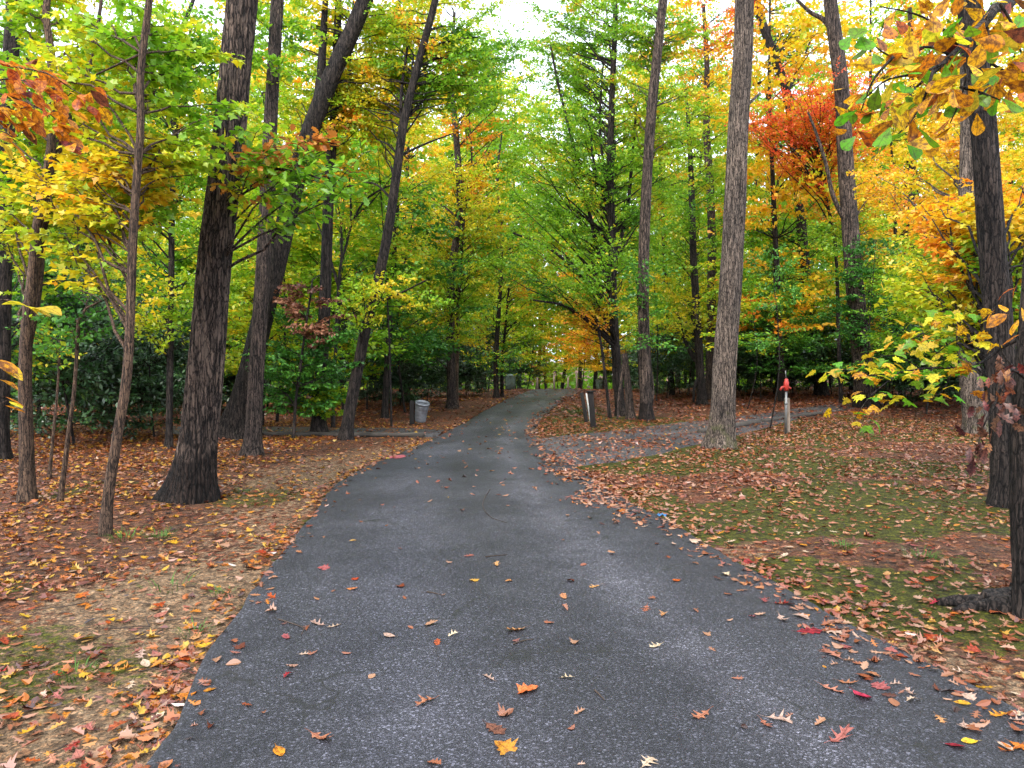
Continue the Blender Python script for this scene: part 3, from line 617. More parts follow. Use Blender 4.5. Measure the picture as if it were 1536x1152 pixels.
tree('dogwood', 'small understory tree holding a sash of brown dead leaves beside crossing trunks', [(440, 660), (444, 600), (452, 540), (460, 480), (468, 430)], (5, 3), 'bark_dark', up=.3, nseg=8, flare=.2,
     crowns=[(470, 470, 48, 34, 'leaf_dead', 8, 0, .25), (440, 440, 36, 18, 'leaf_dead', 6, 0, .25), (495, 500, 26, 26, 'leaf_dead', 5, 0, .22), (440, 560, 70, 60, 'leaf_sapling', 22, .3, .4), (500, 530, 50, 50, 'leaf_sapling', 12, .3, .4)], leaf=dict(size=.075, flat=.5, droop=.5))
tree('oak_tree', 'long dark trunk leaning right over the road, nearest the log edging end',
     [(518, 659), (526, 610), (538, 545), (551, 480), (568, 415), (583, 340), (596, 255), (606, 185), (624, 110), (640, 50), (656, -15)], (18, 10), 'bark_dark', up=3, nseg=14, flare=.5,
     limbs=[([(603, 200), (602, 140), (610, 80), (615, 30)], 6, 3), ([(598, 240), (640, 215), (680, 200)], 4, 2), ([(590, 300), (560, 275), (520, 280)], 4, 2), ([(556, 465), (600, 440), (640, 420)], 4, 2, -1), ([(632, 80), (680, 60), (720, 55)], 4, 2)],
     crowns=[(640, 70, 100, 90, 'leaf_green_yellow', 46, 1), (560, 150, 70, 90, 'leaf_yellow', 22, 1), (590, 445, 80, 40, 'leaf_yellow_green', 9, -.5, .4), (700, 90, 70, 70, 'leaf_green', 20, .5)], top=[('leaf_green', 10, 2)], leaf=dict(size=.08))
tree('maple_tree', 'slim straight dark stem left of the tilted galvanized can', [(577, 627), (580, 560), (586, 460), (592, 370), (597, 280), (600, 200)], (10, 6), 'bark_dark', up=3, flare=.4,
     crowns=[(590, 380, 70, 70, 'leaf_yellow_green', 24), (600, 250, 80, 80, 'leaf_green_yellow', 24), (600, 500, 60, 50, 'leaf_sapling', 16)], leaf=dict(size=.09, tl=.6))
tree('beech_tree', 'grey trunk with forked crown rising behind the tilted galvanized can', [(678, 613), (677, 540), (676, 460), (680, 390), (689, 320), (688, 260), (684, 200)], (14, 9), 'bark_mid', up=4, flare=.5,
     limbs=[([(681, 385), (694, 330), (700, 290)], 7, 4), ([(690, 300), (720, 260), (735, 225)], 4, 2), ([(686, 330), (640, 290), (610, 270)], 4, 2)],
     crowns=[(690, 300, 90, 70, 'leaf_yellow', 40), (680, 410, 100, 60, 'leaf_yellow_green', 40), (700, 230, 70, 60, 'leaf_orange', 18), (730, 110, 80, 80, 'leaf_green', 24), (690, 20, 90, 60, 'leaf_green_yellow', 24), (650, 500, 70, 40, 'leaf_yellow_green', 16)], leaf=dict(size=.10, tl=.7))
tree('maple_tree', 'reddish slim stem close beside the grey trunk behind the can', [(684, 611), (685, 540), (688, 450), (693, 370), (698, 310)], (7, 4), 'bark_slim', up=3, flare=.3,
     crowns=[(720, 370, 70, 60, 'leaf_green', 22), (640, 350, 60, 60, 'leaf_yellow', 18)], leaf=dict(size=.10, tl=.7))
tree('maple_tree', 'dark thin trunk at left road shoulder near the crest', [(745, 596), (744, 540), (748, 470), (752, 400), (750, 330)], (8, 5), 'bark_dark', up=4, flare=.4,
     crowns=[(740, 400, 80, 70, 'leaf_green_yellow', 34), (770, 330, 70, 60, 'leaf_green', 24), (760, 490, 60, 40, 'leaf_green_yellow', 18), (745, 540, 40, 25, 'leaf_sapling', 10)], leaf=dict(size=.12, tl=.9))
tree('maple_tree', 'thinner companion stem right of the crest shoulder trunk', [(753, 595), (754, 540), (760, 470), (764, 420)], (5, 3), 'bark_dark', up=3, flare=.3,
     crowns=[(800, 440, 60, 40, 'leaf_yellow_green', 20)], leaf=dict(size=.12, tl=.9))
# ---- right bank
tree('maple_tree', 'many-stemmed green maple spreading over the road beside the paired stakes',
     [(931, 624), (927, 570), (922, 500), (919, 430), (917, 340), (915, 250), (918, 150), (922, 60)], (15, 8), 'bark_dark', up=3, nseg=14, flare=.5,
     limbs=[([(921, 440), (898, 380), (880, 300), (858, 210), (838, 130), (826, 70)], 7, 4), ([(922, 470), (880, 420), (820, 370), (770, 350)], 6, 3, -1), ([(920, 400), (940, 320), (948, 240), (955, 160)], 7, 4), ([(925, 520), (890, 490), (850, 460), (800, 450)], 6, 3, -1.5), ([(918, 330), (890, 240), (885, 150)], 5, 3), ([(917, 300), (900, 200), (905, 90)], 5, 3)],
     crowns=[(850, 250, 110, 130, 'leaf_green', 70, 0, .6), (900, 100, 90, 110, 'leaf_green', 44, 1, .6), (830, 390, 110, 70, 'leaf_green', 26, -1, .6), (930, 330, 80, 90, 'leaf_green', 36, .5, .6), (860, 60, 80, 80, 'leaf_green', 26, 1, .6), (990, 240, 60, 100, 'leaf_green_yellow', 24, .5, .6), (900, 470, 90, 40, 'leaf_yellow_green', 10, .5, .6)], leaf=dict(size=.085, tl=.6))
tree('snag', 'broken pale trunk with a split A-shaped base beside the many-stemmed maple', [(946, 629), (943, 590), (939, 555), (936, 530)], (13, 9), 'bark_mid', up=0, nseg=12, flare=.4, cat='dead tree',
     limbs=[([(937, 535), (932, 570), (928, 600), (926, 630)], 6, 7, -.25)])
tree('oak_tree', 'straight dark brown trunk just right of the broken pale trunk', [(970, 630), (967, 560), (965, 470), (966, 380), (970, 280), (977, 170), (986, 80), (996, -10)], (18, 13), 'bark_brown', up=4, nseg=16, flare=.4,
     limbs=[([(984, 626), (978, 590), (974, 540), (972, 480)], 9, 6, .4)],
     crowns=[(1000, 120, 90, 110, 'leaf_green_yellow', 44, 1), (960, 40, 70, 70, 'leaf_green', 20, 1)], top=[('leaf_green_yellow', 14, 2.5)], leaf=dict(size=.085))
tree('sapling', 'thin dark pole-like stem leaning left right of the paired stakes', [(915, 627), (909, 575), (902, 520), (897, 490), (890, 440)], (5, 3), 'bark_dark', up=.6, nseg=8, flare=.2, crowns=[(885, 470, 40, 30, 'leaf_orange', 8)], leaf=dict(size=.08))
tree('maple_tree', 'black trunk with a low left limb between two thicker trunks right of the spur path', [(1053, 607), (1050, 560), (1047, 510), (1044, 450), (1040, 380), (1038, 300)], (14, 9), 'bark_dark', up=4, flare=.3,
     limbs=[([(1048, 550), (1036, 530), (1024, 500), (1017, 470)], 8, 5), ([(1047, 560), (1042, 580), (1040, 603)], 7, 8, -.3), ([(1030, 515), (1038, 480), (1042, 455)], 3, 2)],
     crowns=[(1040, 330, 90, 80, 'leaf_green', 40), (1020, 450, 90, 50, 'leaf_yellow_green', 30), (1050, 210, 80, 80, 'leaf_yellow_green', 26)], leaf=dict(size=.10, tl=.7))
tree('oak_tree', 'greyish trunk directly left of and behind the mossy grey trunk', [(1066, 601), (1066, 540), (1067, 460), (1068, 380), (1066, 290), (1060, 200)], (15, 11), 'bark_mid', up=5, flare=.3,
     crowns=[(1050, 110, 80, 100, 'leaf_orange', 34), (1070, 420, 80, 50, 'leaf_yellow_green', 24), (1080, 20, 60, 60, 'leaf_red_orange', 14)], leaf=dict(size=.11, tl=.8))
tree('oak_tree', 'large grey trunk with mossy base standing at the spur path',
     [(1078, 672), (1083, 620), (1087, 565), (1091, 500), (1097, 400), (1103, 290), (1110, 150), (1117, 0), (1122, -120)], (35, 25), 'bark_grey', up=4, fine=110, flare=.42, relief=.06,
     limbs=[([(1108, 190), (1120, 160), (1140, 140)], 8, 4)], top=[('leaf_green_yellow', 18, 2.5)], leaf=dict(size=.09))
tree('oak_tree', 'dark trunk bowing left near its top, beyond the red hydrant', [(1232, 593), (1226, 540), (1216, 465), (1206, 385), (1199, 300), (1191, 205), (1178, 130), (1156, 70), (1136, 10), (1126, -50)], (17, 11), 'bark_dark', up=5, nseg=12, flare=.4,
     limbs=[([(1180, 140), (1200, 100), (1222, 45)], 5, 2), ([(1172, 110), (1150, 120), (1128, 128)], 6, 3), ([(1195, 240), (1150, 220), (1125, 212)], 5, 3)],
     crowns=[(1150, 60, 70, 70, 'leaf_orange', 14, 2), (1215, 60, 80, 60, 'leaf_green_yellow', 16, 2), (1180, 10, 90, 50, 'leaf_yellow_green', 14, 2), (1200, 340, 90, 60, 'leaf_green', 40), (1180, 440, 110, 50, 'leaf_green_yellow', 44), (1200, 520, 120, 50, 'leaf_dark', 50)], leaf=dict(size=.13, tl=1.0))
tree('oak_tree', 'thick grey-brown trunk behind the low yellow maple branch, right of the hydrant', [(1300, 612), (1294, 550), (1286, 470), (1279, 400), (1274, 330), (1269, 240), (1264, 150), (1255, 75), (1246, 10), (1240, -60)], (28, 18), 'bark_brown', up=5, nseg=16, flare=.4,
     limbs=[([(1250, 55), (1236, 30), (1215, 18), (1192, -4)], 9, 5), ([(1267, 345), (1250, 295), (1240, 250), (1226, 205), (1212, 168)], 8, 4, -.4)],
     crowns=[(1300, 380, 80, 70, 'leaf_green_yellow', 28, 1), (1310, 270, 60, 60, 'leaf_orange', 16, 1)], leaf=dict(size=.10, tl=.7))
tree('red_maple', 'scarlet-leaved maple bough tree in front of the thick grey-brown trunk', [(1262, 606), (1258, 520), (1256, 430), (1252, 360), (1240, 300), (1228, 240), (1214, 185)], (6, 4), 'bark_dark', up=.4, flare=.2,
     crowns=[(1215, 150, 95, 52, 'leaf_red', 44, -1.2), (1160, 182, 65, 28, 'leaf_red', 22, -1.2), (1268, 175, 46, 56, 'leaf_red', 22, -1.2), (1230, 240, 80, 35, 'leaf_red_orange', 20), (1250, 290, 60, 50, 'leaf_red_orange', 14)], leaf=dict(size=.075, tl=.5))
tree('hickory_tree', 'rough grey trunk left of the dark right-side trunk, brown leaf bundle at its foot', [(1466, 650), (1458, 590), (1452, 520), (1450, 440), (1450, 350), (1452, 260), (1454, 160), (1452, 60)], (31, 20), 'bark_grey', up=4, nseg=18, flare=.3,
     crowns=[(1400, 250, 100, 80, 'leaf_orange', 34, 2), (1420, 400, 90, 60, 'leaf_yellow_green', 30, 1)], leaf=dict(size=.085))
tree('oak_tree', 'dark heavily furrowed trunk second from the right picture edge', [(1513, 760), (1508, 680), (1503, 590), (1498, 500), (1490, 380), (1482, 270), (1470, 150), (1458, 50), (1448, -60)], (40, 31), 'bark_dark', up=4, fine=100, flare=.3, relief=.045,
     limbs=[([(1492, 420), (1520, 400), (1560, 400)], 5, 2)],
     crowns=[(1500, 300, 90, 70, 'leaf_orange', 20, 1.5), (1440, 330, 90, 60, 'leaf_orange', 18, 2), (1420, 430, 90, 50, 'leaf_yellow_green', 18, 1.5), (1510, 380, 60, 50, 'leaf_yellow_green', 12, 1.0)], leaf=MAPLE)
tree('oak_tree', 'black slim trunk deep in the right wood left of the rough grey trunk', [(1362, 585), (1362, 500), (1363, 400), (1364, 300), (1366, 200)], (17, 13), 'bark_dark', up=6, flare=.3,
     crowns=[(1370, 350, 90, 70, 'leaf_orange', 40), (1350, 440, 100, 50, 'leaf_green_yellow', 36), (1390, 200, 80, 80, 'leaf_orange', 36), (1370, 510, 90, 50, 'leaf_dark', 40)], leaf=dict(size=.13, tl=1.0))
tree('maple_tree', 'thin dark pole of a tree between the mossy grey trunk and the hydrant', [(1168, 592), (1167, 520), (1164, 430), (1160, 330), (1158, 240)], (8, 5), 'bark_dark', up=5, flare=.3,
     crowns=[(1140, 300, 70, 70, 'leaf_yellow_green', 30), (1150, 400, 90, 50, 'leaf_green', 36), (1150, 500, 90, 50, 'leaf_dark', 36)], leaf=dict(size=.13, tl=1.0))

# ---- near trees whose leaves hang into the picture: every big leaf is a piece of its own
def leaf_pieces(tpl, nvar, seed):
    out = []; rg = np.random.default_rng(seed)
    for i in range(nvar):
        V, Q, k = place_leaves(tpl, np.zeros((1, 3)), np.zeros(1), np.ones(1), rg.uniform(-.5, .7, 1), rg.uniform(-.7, .1, 1), np.zeros(1), np.zeros(1), lift=False, twist=rg.uniform(-.6, .6, 1))
        V[:, 0] += .45
        me = bpy.data.meshes.new('leaf'); me.from_pydata([tuple(p) for p in V], [], [tuple(int(a) for a in q) for q in Q]); me.update()
        for p in me.polygons: p.use_smooth = True
        me.materials.append(None); out.append(me)
    return out
def hang_leaf(me, mat, parent, pos, yaw, pitch, roll, size, rel, name='leaf'):
    o = bpy.data.objects.new(name, me); COL.objects.link(o); o.parent = parent; o.location = Vector(pos) - Vector(rel)
    o.rotation_euler = (roll, pitch, yaw); o.scale = (size,) * 3
    o.material_slots[0].link = 'OBJECT'; o.material_slots[0].material = MATS[mat]; return o
plain_leaf('leaf_gold', (.80, .42, .008), (.30, .13, .02), .5); plain_leaf('leaf_amber', (.74, .27, .008), (.28, .10, .02), .5); plain_leaf('leaf_lime', (.14, .36, .01), (.12, .22, .02), .5)
plain_leaf('leaf_lemon', (.75, .58, .03), (.45, .40, .02), .5); plain_leaf('leaf_rust', (.24, .07, .03), (.10, .03, .02), .2); plain_leaf('leaf_tangerine', (.72, .26, .02), (.38, .10, .02), .45); plain_leaf('leaf_withered', (.13, .05, .035), (.05, .02, .015), .1)
OBO, MAP, OVA, CRI = leaf_pieces('obovate', 5, 1), leaf_pieces('maple', 5, 2), leaf_pieces('oval', 4, 3), leaf_pieces('oak2', 4, 4)
eb, C20, R20 = tree('oak_tree', 'black mossy trunk cut by the right picture edge, root reaching toward road',
     [(1551, 930), (1546, 840), (1541, 740), (1541, 640), (1547, 540), (1556, 420), (1566, 250), (1570, 60)], (46, 36), 'bark_dark', up=3.5, fine=90, flare=.35, relief=.05, top=[('leaf_yellow_green', 16, 1.8)])
b20 = eb.location.copy(); Yb = b20.y
rt = Geo()
for pts, w0, w1 in (([(1545, 915), (1520, 908), (1480, 914), (1440, 911), (1405, 909)], .12, .02), ([(1535, 920), (1500, 921), (1465, 918), (1430, 922)], .09, .015)):
    Pp = [g2(*p) for p in pts]; Cc = catmull([(p.x, p.y, p.z + .02) for p in Pp], 26); rt.tube(Cc, np.linspace(w0, w1, 26), 10, True, lambda i, th: 1 + .15 * np.sin(3 * th + i[:, None] * .5) + .1 * np.sin(7 * th + i[:, None] * .9))
rt.build('root', 'bark_dark', eb, rel=b20, smooth_=True)
def bough(pts3, r0, r1, n=24, k=7):
    g = Geo(); Cc = catmull(pts3, n); g.tube(Cc, np.linspace(r0, r1, n), k); return g, Cc
rl = random.Random(5)
# overhanging golden bough
trunk_hi = Vector(C20[int(len(C20) * .80)])
P0 = [tuple(trunk_hi), tuple(at(1530, -60, 3.4)), tuple(at(1490, 15, 2.9)), tuple(at(1452, 60, 2.7)), tuple(at(1415, 95, 2.6)), tuple(at(1375, 130, 2.55))]
g, Cb = bough(P0, .03, .004); tw = [Cb]
for pts, Yt in (([(1478, 25), (1484, 60), (1486, 100)], 2.8), ([(1440, 70), (1410, 40), (1370, 20), (1320, 10)], 2.7), ([(1430, 85), (1390, 70), (1340, 85), (1300, 60)], 2.65), ([(1452, 60), (1450, 110), (1440, 150), (1425, 185)], 2.6),
                ([(1500, 5), (1520, 40), (1536, 90), (1560, 110)], 2.8), ([(1415, 95), (1380, 110), (1330, 120), (1295, 150)], 2.5), ([(1486, 95), (1520, 110), (1560, 100)], 2.9), ([(1400, 105), (1385, 150), (1365, 185)], 2.45), ([(1530, -40), (1450, -20), (1370, -10)], 3.0), ([(1440, 130), (1475, 140), (1500, 150)], 2.55), ([(1340, 85), (1310, 120), (1290, 170)], 2.6)):
    Cc = catmull([tuple(at(px, py, Yt)) for px, py in pts], 12); g.tube(Cc, np.linspace(.006, .002, 12), 5); tw.append(Cc)
bo = g.build('branch', 'bark_dark', eb, rel=b20, smooth_=True)
for Cc in tw:
    nlf = 34 if len(Cc) > 12 else 20
    for i in range(nlf):
        f = rl.uniform(.25 if len(Cc) > 12 else .1, 1.0); p = Vector(Cc[int(f * (len(Cc) - 1))]) + Vector((rl.gauss(0, .035), rl.gauss(0, .16), rl.gauss(0, .035)))
        px_ = p.x / p.y
        mt = rl.choices(['leaf_gold', 'leaf_amber', 'leaf_lime', 'leaf_lemon', 'leaf_rust'], [40, 16, 26 if px_ < .62 else 14, 10, 7])[0]
        hang_leaf(rl.choice(OBO), mt, bo, p, rl.uniform(0, 6.28), rl.uniform(.1, 1.1), rl.gauss(0, .6), rl.uniform(.055, .105), b20)
for (px, py, sz) in ((1297, 40, .10), (1290, 55, .10), (1305, 62, .09), (1335, 190, .10), (1360, 195, .11), (1375, 190, .10)):
    p = at(px, py, 2.4); hang_leaf(rl.choice(OBO), 'leaf_lime', bo, p, rl.uniform(2.6, 5.8), rl.uniform(.5, 1.0), rl.gauss(0, .4), sz, b20)
# low yellow maple bough
Ym = 4.7
P0 = [tuple(C20[int(np.argmin(abs(C20[:, 2] - 1.75)))]), tuple(at(1505, 520, Ym)), tuple(at(1470, 545, Ym)), tuple(at(1430, 552, Ym)), tuple(at(1390, 552, Ym)), tuple(at(1340, 560, Ym - .1)), tuple(at(1275, 565, Ym - .2))]
g, Cb = bough(P0, .014, .003); tw = [(Cb, 34, .3)]
for pts, Yt in (([(1430, 552), (1405, 530), (1385, 500), (1380, 478)], Ym), ([(1440, 550), (1435, 520), (1440, 490), (1450, 460)], Ym), ([(1380, 553), (1350, 535), (1320, 535), (1290, 550)], Ym), ([(1400, 552), (1380, 575), (1350, 590), (1325, 610)], Ym - .2), ([(1430, 552), (1415, 585), (1395, 600)], Ym - .2),
                ([(1350, 558), (1310, 590), (1290, 615), (1276, 640)], Ym - .3), ([(1385, 500), (1365, 510), (1350, 520)], Ym), ([(1440, 490), (1415, 480), (1395, 470)], Ym), ([(1300, 560), (1265, 555), (1250, 565)], Ym - .2), ([(1405, 530), (1430, 512), (1462, 505)], Ym)):
    Cc = catmull([tuple(at(px, py, Yt)) for px, py in pts], 12); g.tube(Cc, np.linspace(.004, .0015, 12), 4); tw.append((Cc, 17, .1))
bo = g.build('branch', 'bark_dark', eb, rel=b20, smooth_=True)
for Cc, nlf, f0 in tw:
    for i in range(nlf):
        f = rl.uniform(f0 if nlf < 20 else .45, 1.0); p = Vector(Cc[int(f * (len(Cc) - 1))]) + Vector((rl.gauss(0, .035), rl.gauss(0, .16), rl.gauss(0, .025)))
        mt = rl.choices(['leaf_lemon', 'leaf_lime', 'leaf_gold'], [58, 27, 15])[0]
        hang_leaf(rl.choice(MAP), mt, bo, p, rl.uniform(0, 6.28), rl.uniform(-.1, .8), rl.gauss(0, .55), rl.uniform(.055, .09), b20)
# withered brown bunches and amber leaves on the same trunk
g = Geo(); Cc = catmull([tuple(C20[int(np.argmin(abs(C20[:, 2] - 1.5)))]), tuple(at(1515, 555, 4.2)), tuple(at(1495, 600, 4.1)), tuple(at(1475, 640, 4.1)), tuple(at(1466, 672, 4.1))], 18); g.tube(Cc, np.linspace(.01, .003, 18), 5)
C2 = catmull([tuple(Cc[3]), tuple(at(1500, 520, 4.2)), tuple(at(1510, 480, 4.2)), tuple(at(1518, 440, 4.2))], 12); g.tube(C2, np.linspace(.006, .002, 12), 5)
bo = g.build('branch', 'bark_dark', eb, rel=b20, smooth_=True)
for i in range(46):
    p = Vector(Cc[rl.randint(3, 12)]) + Vector((rl.gauss(0, .05), rl.gauss(0, .06), rl.gauss(0, .06)))
    hang_leaf(rl.choice(CRI), rl.choice(['leaf_withered', 'leaf_withered', 'leaf_rust']), bo, p, rl.uniform(0, 6.28), rl.uniform(.5, 1.5), rl.gauss(0, .8), rl.uniform(.06, .11), b20)
for i in range(14):
    p = Vector(Cc[-1]) + Vector((rl.gauss(0, .03), rl.gauss(0, .03), rl.gauss(0, .03)))
    hang_leaf(rl.choice(CRI), 'leaf_withered', bo, p, rl.uniform(0, 6.28), rl.uniform(1.0, 1.6), rl.gauss(0, .5), rl.uniform(.07, .11), b20)
for (px, py) in ((1490, 462), (1500, 455), (1512, 470), (1525, 478), (1530, 420), (1520, 430), (1535, 460), (1528, 500)):
    hang_leaf(rl.choice(OVA), 'leaf_amber', bo, at(px, py, 4.2), rl.uniform(2, 5), rl.uniform(.4, 1.1), rl.gauss(0, .5), rl.uniform(.09, .13), b20)

# near left sapling just outside the frame, its boughs reach in
bl = at(-95, 900, 3.5); bl.z = float(H(bl.x, bl.y))
el = empty('beech_sapling', bl, 'orange-leaved sapling whose twigs hang in at the upper left picture edge', 'tree')
g = Geo(); Ct = catmull([tuple(bl + Vector((0, 0, -.1))), tuple(bl + Vector((.02, 0, .8))), tuple(bl + Vector((-.03, .05, 1.7))), tuple(bl + Vector((.0, .05, 2.6))), tuple(bl + Vector((.06, .0, 3.6)))], 30); g.tube(Ct, np.linspace(.032, .012, 30), 10)
g.build('trunk', 'bark_slim', el, rel=bl, smooth_=True)
g = Geo(); tw = []
def lt(pts, Yt, r=.006):
    j = int(np.argmin(abs(Ct[:, 2] - (at(*pts[0], Yt).z + .15)))); Cc = catmull([tuple(Ct[j])] + [tuple(at(px, py, Yt)) for px, py in pts], 16); g.tube(Cc, np.linspace(r, .0018, 16), 5); tw.append(Cc)
lt([(-30, 90), (20, 100), (70, 110), (110, 135), (140, 150)], 3.3); lt([(-30, 130), (30, 150), (80, 175), (95, 205)], 3.3); lt([(-30, 120), (20, 118), (60, 130), (100, 150)], 3.4); lt([(-30, 180), (10, 170), (40, 160)], 3.2)
bo = g.build('branch', 'bark_slim', el, rel=bl, smooth_=True)
for Cc in tw:
    for i in range(26):
        p = Vector(Cc[rl.randint(6, 15)]) + Vector((rl.gauss(0, .025), rl.gauss(0, .05), rl.gauss(0, .02)))
        hang_leaf(rl.choice(OVA), rl.choices(['leaf_tangerine', 'leaf_amber', 'leaf_gold', 'leaf_rust'], [50, 30, 12, 6])[0], bo, p, rl.uniform(-1.6, 1.6), rl.uniform(.1, 1.0), rl.gauss(0, .6), rl.uniform(.07, .11), bl)
g = Geo(); tw = []
lt([(-30, 445), (10, 450), (40, 456)], 2.6, .004); lt([(-30, 530), (0, 540)], 2.6, .004); lt([(-20, 600), (15, 600)], 3.0, .004); lt([(-30, 190), (10, 200), (25, 215)], 3.0, .004)
bo = g.build('branch', 'bark_slim', el, rel=bl, smooth_=True)
for (px, py, Yt, yaw, pit, sz, mt) in ((5, 450, 2.6, .1, .25, .13, 'leaf_lemon'), (38, 456, 2.6, .2, .35, .09, 'leaf_lemon'), (48, 458, 2.6, -.2, .15, .12, 'leaf_lemon'), (-10, 535, 2.6, 0, .5, .10, 'leaf_gold'), (0, 545, 2.6, .3, .6, .09, 'leaf_gold'), (-8, 565, 2.6, .1, .4, .09, 'leaf_gold'), (5, 592, 3, .3, .5, .09, 'leaf_gold'), (15, 600, 3, -.4, .3, .08, 'leaf_lemon'), (8, 606, 3, .9, .4, .08, 'leaf_amber'), (10, 200, 3, .4, .6, .12, 'leaf_lemon'), (20, 212, 3, -.2, .8, .11, 'leaf_gold'), (-5, 205, 3, .1, .9, .11, 'leaf_lemon')):
    hang_leaf(rl.choice(OVA), mt, bo, at(px, py, Yt), yaw, pit, rl.gauss(0, .3), sz, bl)

# ================================================================== BACKGROUND WOOD
def proto(kind, seed, pal):
    rg = np.random.default_rng(seed); e = empty(kind, (0, 0, -50)); W = Geo()
    if kind == 'forest_tree':
        h = rg.uniform(17, 21); k = 16; C = catmull([(0, 0, -.3), (0, 0, 0), (rg.normal(0, .25), rg.normal(0, .2), h * .3), (rg.normal(0, .5), rg.normal(0, .3), h * .65), (rg.normal(0, .8), 0, h * .97)], k); R = np.linspace(.21, .012, k)
        W.tube(C, R, 8); el = [(np.array([0, 0, h * z]), np.array([r, r, h * .13]), nb, 1.1) for z, r, nb in ((.25, 2.6, 12), (.42, 3.4, 20), (.6, 3.6, 22), (.78, 3.2, 18), (.93, 2.2, 12))]
        lf = dict(per=18, size=.16, wid=.75, flat=1.2)
    elif kind == 'understory_tree':
        h = rg.uniform(4.5, 6.5); k = 12; C = catmull([(0, 0, -.2), (0, 0, 0), (rg.normal(0, .2), rg.normal(0, .2), h * .4), (rg.normal(0, .4), 0, h)], k); R = np.linspace(.05, .012, k)
        W.tube(C, R, 6); el = [(np.array([0, 0, h * z]), np.array([r, r, .35]), nb, .7) for z, r, nb in ((.28, 1.5, 12), (.45, 1.9, 16), (.63, 1.8, 16), (.8, 1.5, 14), (.95, 1.0, 9))]
        lf = dict(per=13, size=.115, wid=.68, flat=.45)
    elif kind == 'slim_sapling':
        h = rg.uniform(4.0, 6.0); k = 12; C = catmull([(0, 0, -.2), (0, 0, 0), (rg.normal(0, .15), rg.normal(0, .1), h * .4), (rg.normal(0, .35), 0, h)], k); R = np.linspace(.032, .008, k)
        W.tube(C, R, 6); el = [(np.array([0, 0, h * z]), np.array([r, r, .4]), nb, .5) for z, r, nb in ((.5, .7, 4), (.75, .9, 6), (.95, .8, 6))]
        lf = dict(per=10, size=.10, wid=.65, flat=.5)
    else:
        h = rg.uniform(2.0, 2.8); k = 8; C = catmull([(0, 0, -.2), (0, 0, 0), (rg.normal(0, .1), rg.normal(0, .1), h * .5), (rg.normal(0, .2), 0, h)], k); R = np.linspace(.03, .008, k)
        W.tube(C, R, 6); el = [(np.array([0, 0, h * z]), np.array([r, r, h * .22]), nb, .4) for z, r, nb in ((.25, 1.1, 22), (.55, 1.25, 34), (.85, .8, 18))]
        lf = dict(per=11, size=.085, wid=.5, flat=.8, droop=.05)
    V, Q, t = grow_crown(W, C, R, el, rg, lf, kind != 'forest_tree')
    c = mesh_obj('crown', V, [Q], pal, e, t); c['kind'] = 'stuff'
    W.build('trunk', 'bark_dark', e, smooth_=True)
    return e
def copy_thing(src, loc, rz, sc, pal, label, cat, group):
    r = src.copy(); COL.objects.link(r); r.location = loc; r.rotation_euler = (0, 0, rz); r.scale = sc
    for ch in src.children:
        c = ch.copy(); COL.objects.link(c); c.parent = r
        if ch.name.startswith('crown'): c.material_slots[0].link = 'OBJECT'; c.material_slots[0].material = MATS[pal]
    tag(r, label, cat, group); return r
PO = [proto('slim_sapling', 400 + i, 'leaf_sapling') for i in range(3)]
FT = [proto('forest_tree', 100 + i, 'leaf_green') for i in range(4)]
UT = [proto('understory_tree', 200 + i, 'leaf_sapling') for i in range(4)]
SH = [proto('evergreen_shrub', 300 + i, 'leaf_dark') for i in range(3)]
rb = random.Random(77)
def zone(px):
    if px < 330: return 'left wood behind the massive furrowed trunk'
    if px < 640: return 'wood behind the crossing left trunks'
    if px < 780: return 'wood behind the tilted galvanized can'
    if px < 900: return 'wood beyond the crest of the road'
    if px < 1070: return 'wood behind the many-stemmed maple'
    if px < 1310: return 'wood behind the red hydrant'
    return 'wood behind the rough grey right trunk'
PALN = {'leaf_green': 'green', 'leaf_green_yellow': 'green-and-yellow', 'leaf_yellow_green': 'yellow-green', 'leaf_yellow': 'yellow', 'leaf_orange': 'orange', 'leaf_red_orange': 'russet', 'leaf_sapling': 'green', 'leaf_dark': 'dark green', 'leaf_mixed': 'mixed green and amber'}
def pal_at(px):
    if px < 120: c = ['leaf_green', 'leaf_green', 'leaf_green_yellow']
    elif px < 330: c = ['leaf_yellow_green', 'leaf_green_yellow', 'leaf_green', 'leaf_yellow']
    elif px < 640: c = ['leaf_yellow', 'leaf_yellow', 'leaf_yellow_green', 'leaf_green_yellow']
    elif px < 800: c = ['leaf_yellow_green', 'leaf_orange', 'leaf_green_yellow', 'leaf_green']
    elif px < 950: c = ['leaf_green', 'leaf_green_yellow', 'leaf_orange', 'leaf_green']
    elif px < 1130: c = ['leaf_yellow_green', 'leaf_green', 'leaf_green_yellow', 'leaf_yellow_green']
    elif px < 1320: c = ['leaf_orange', 'leaf_green_yellow', 'leaf_yellow_green', 'leaf_green']
    else: c = ['leaf_orange', 'leaf_yellow', 'leaf_green_yellow', 'leaf_yellow_green']
    return rb.choice(c)
EXTRA = [(725, 56, 1.25, 'leaf_green_yellow'), (752, 68, 1.3, 'leaf_yellow_green'), (905, 58, 1.2, 'leaf_green'), (870, 72, 1.35, 'leaf_yellow_green'), (805, 78, 1.5, 'leaf_yellow_green'), (840, 84, 1.5, 'leaf_green'), (770, 74, 1.3, 'leaf_orange')]
def free(x, y):
    return float(road_d(x, y)) > 1.0 and not bool(inpoly(np.array(x), np.array(y), SPUR_UP, SPUR_LO)) and not bool(inpoly(np.array(x), np.array(y), PAD_UP, PAD_LO))
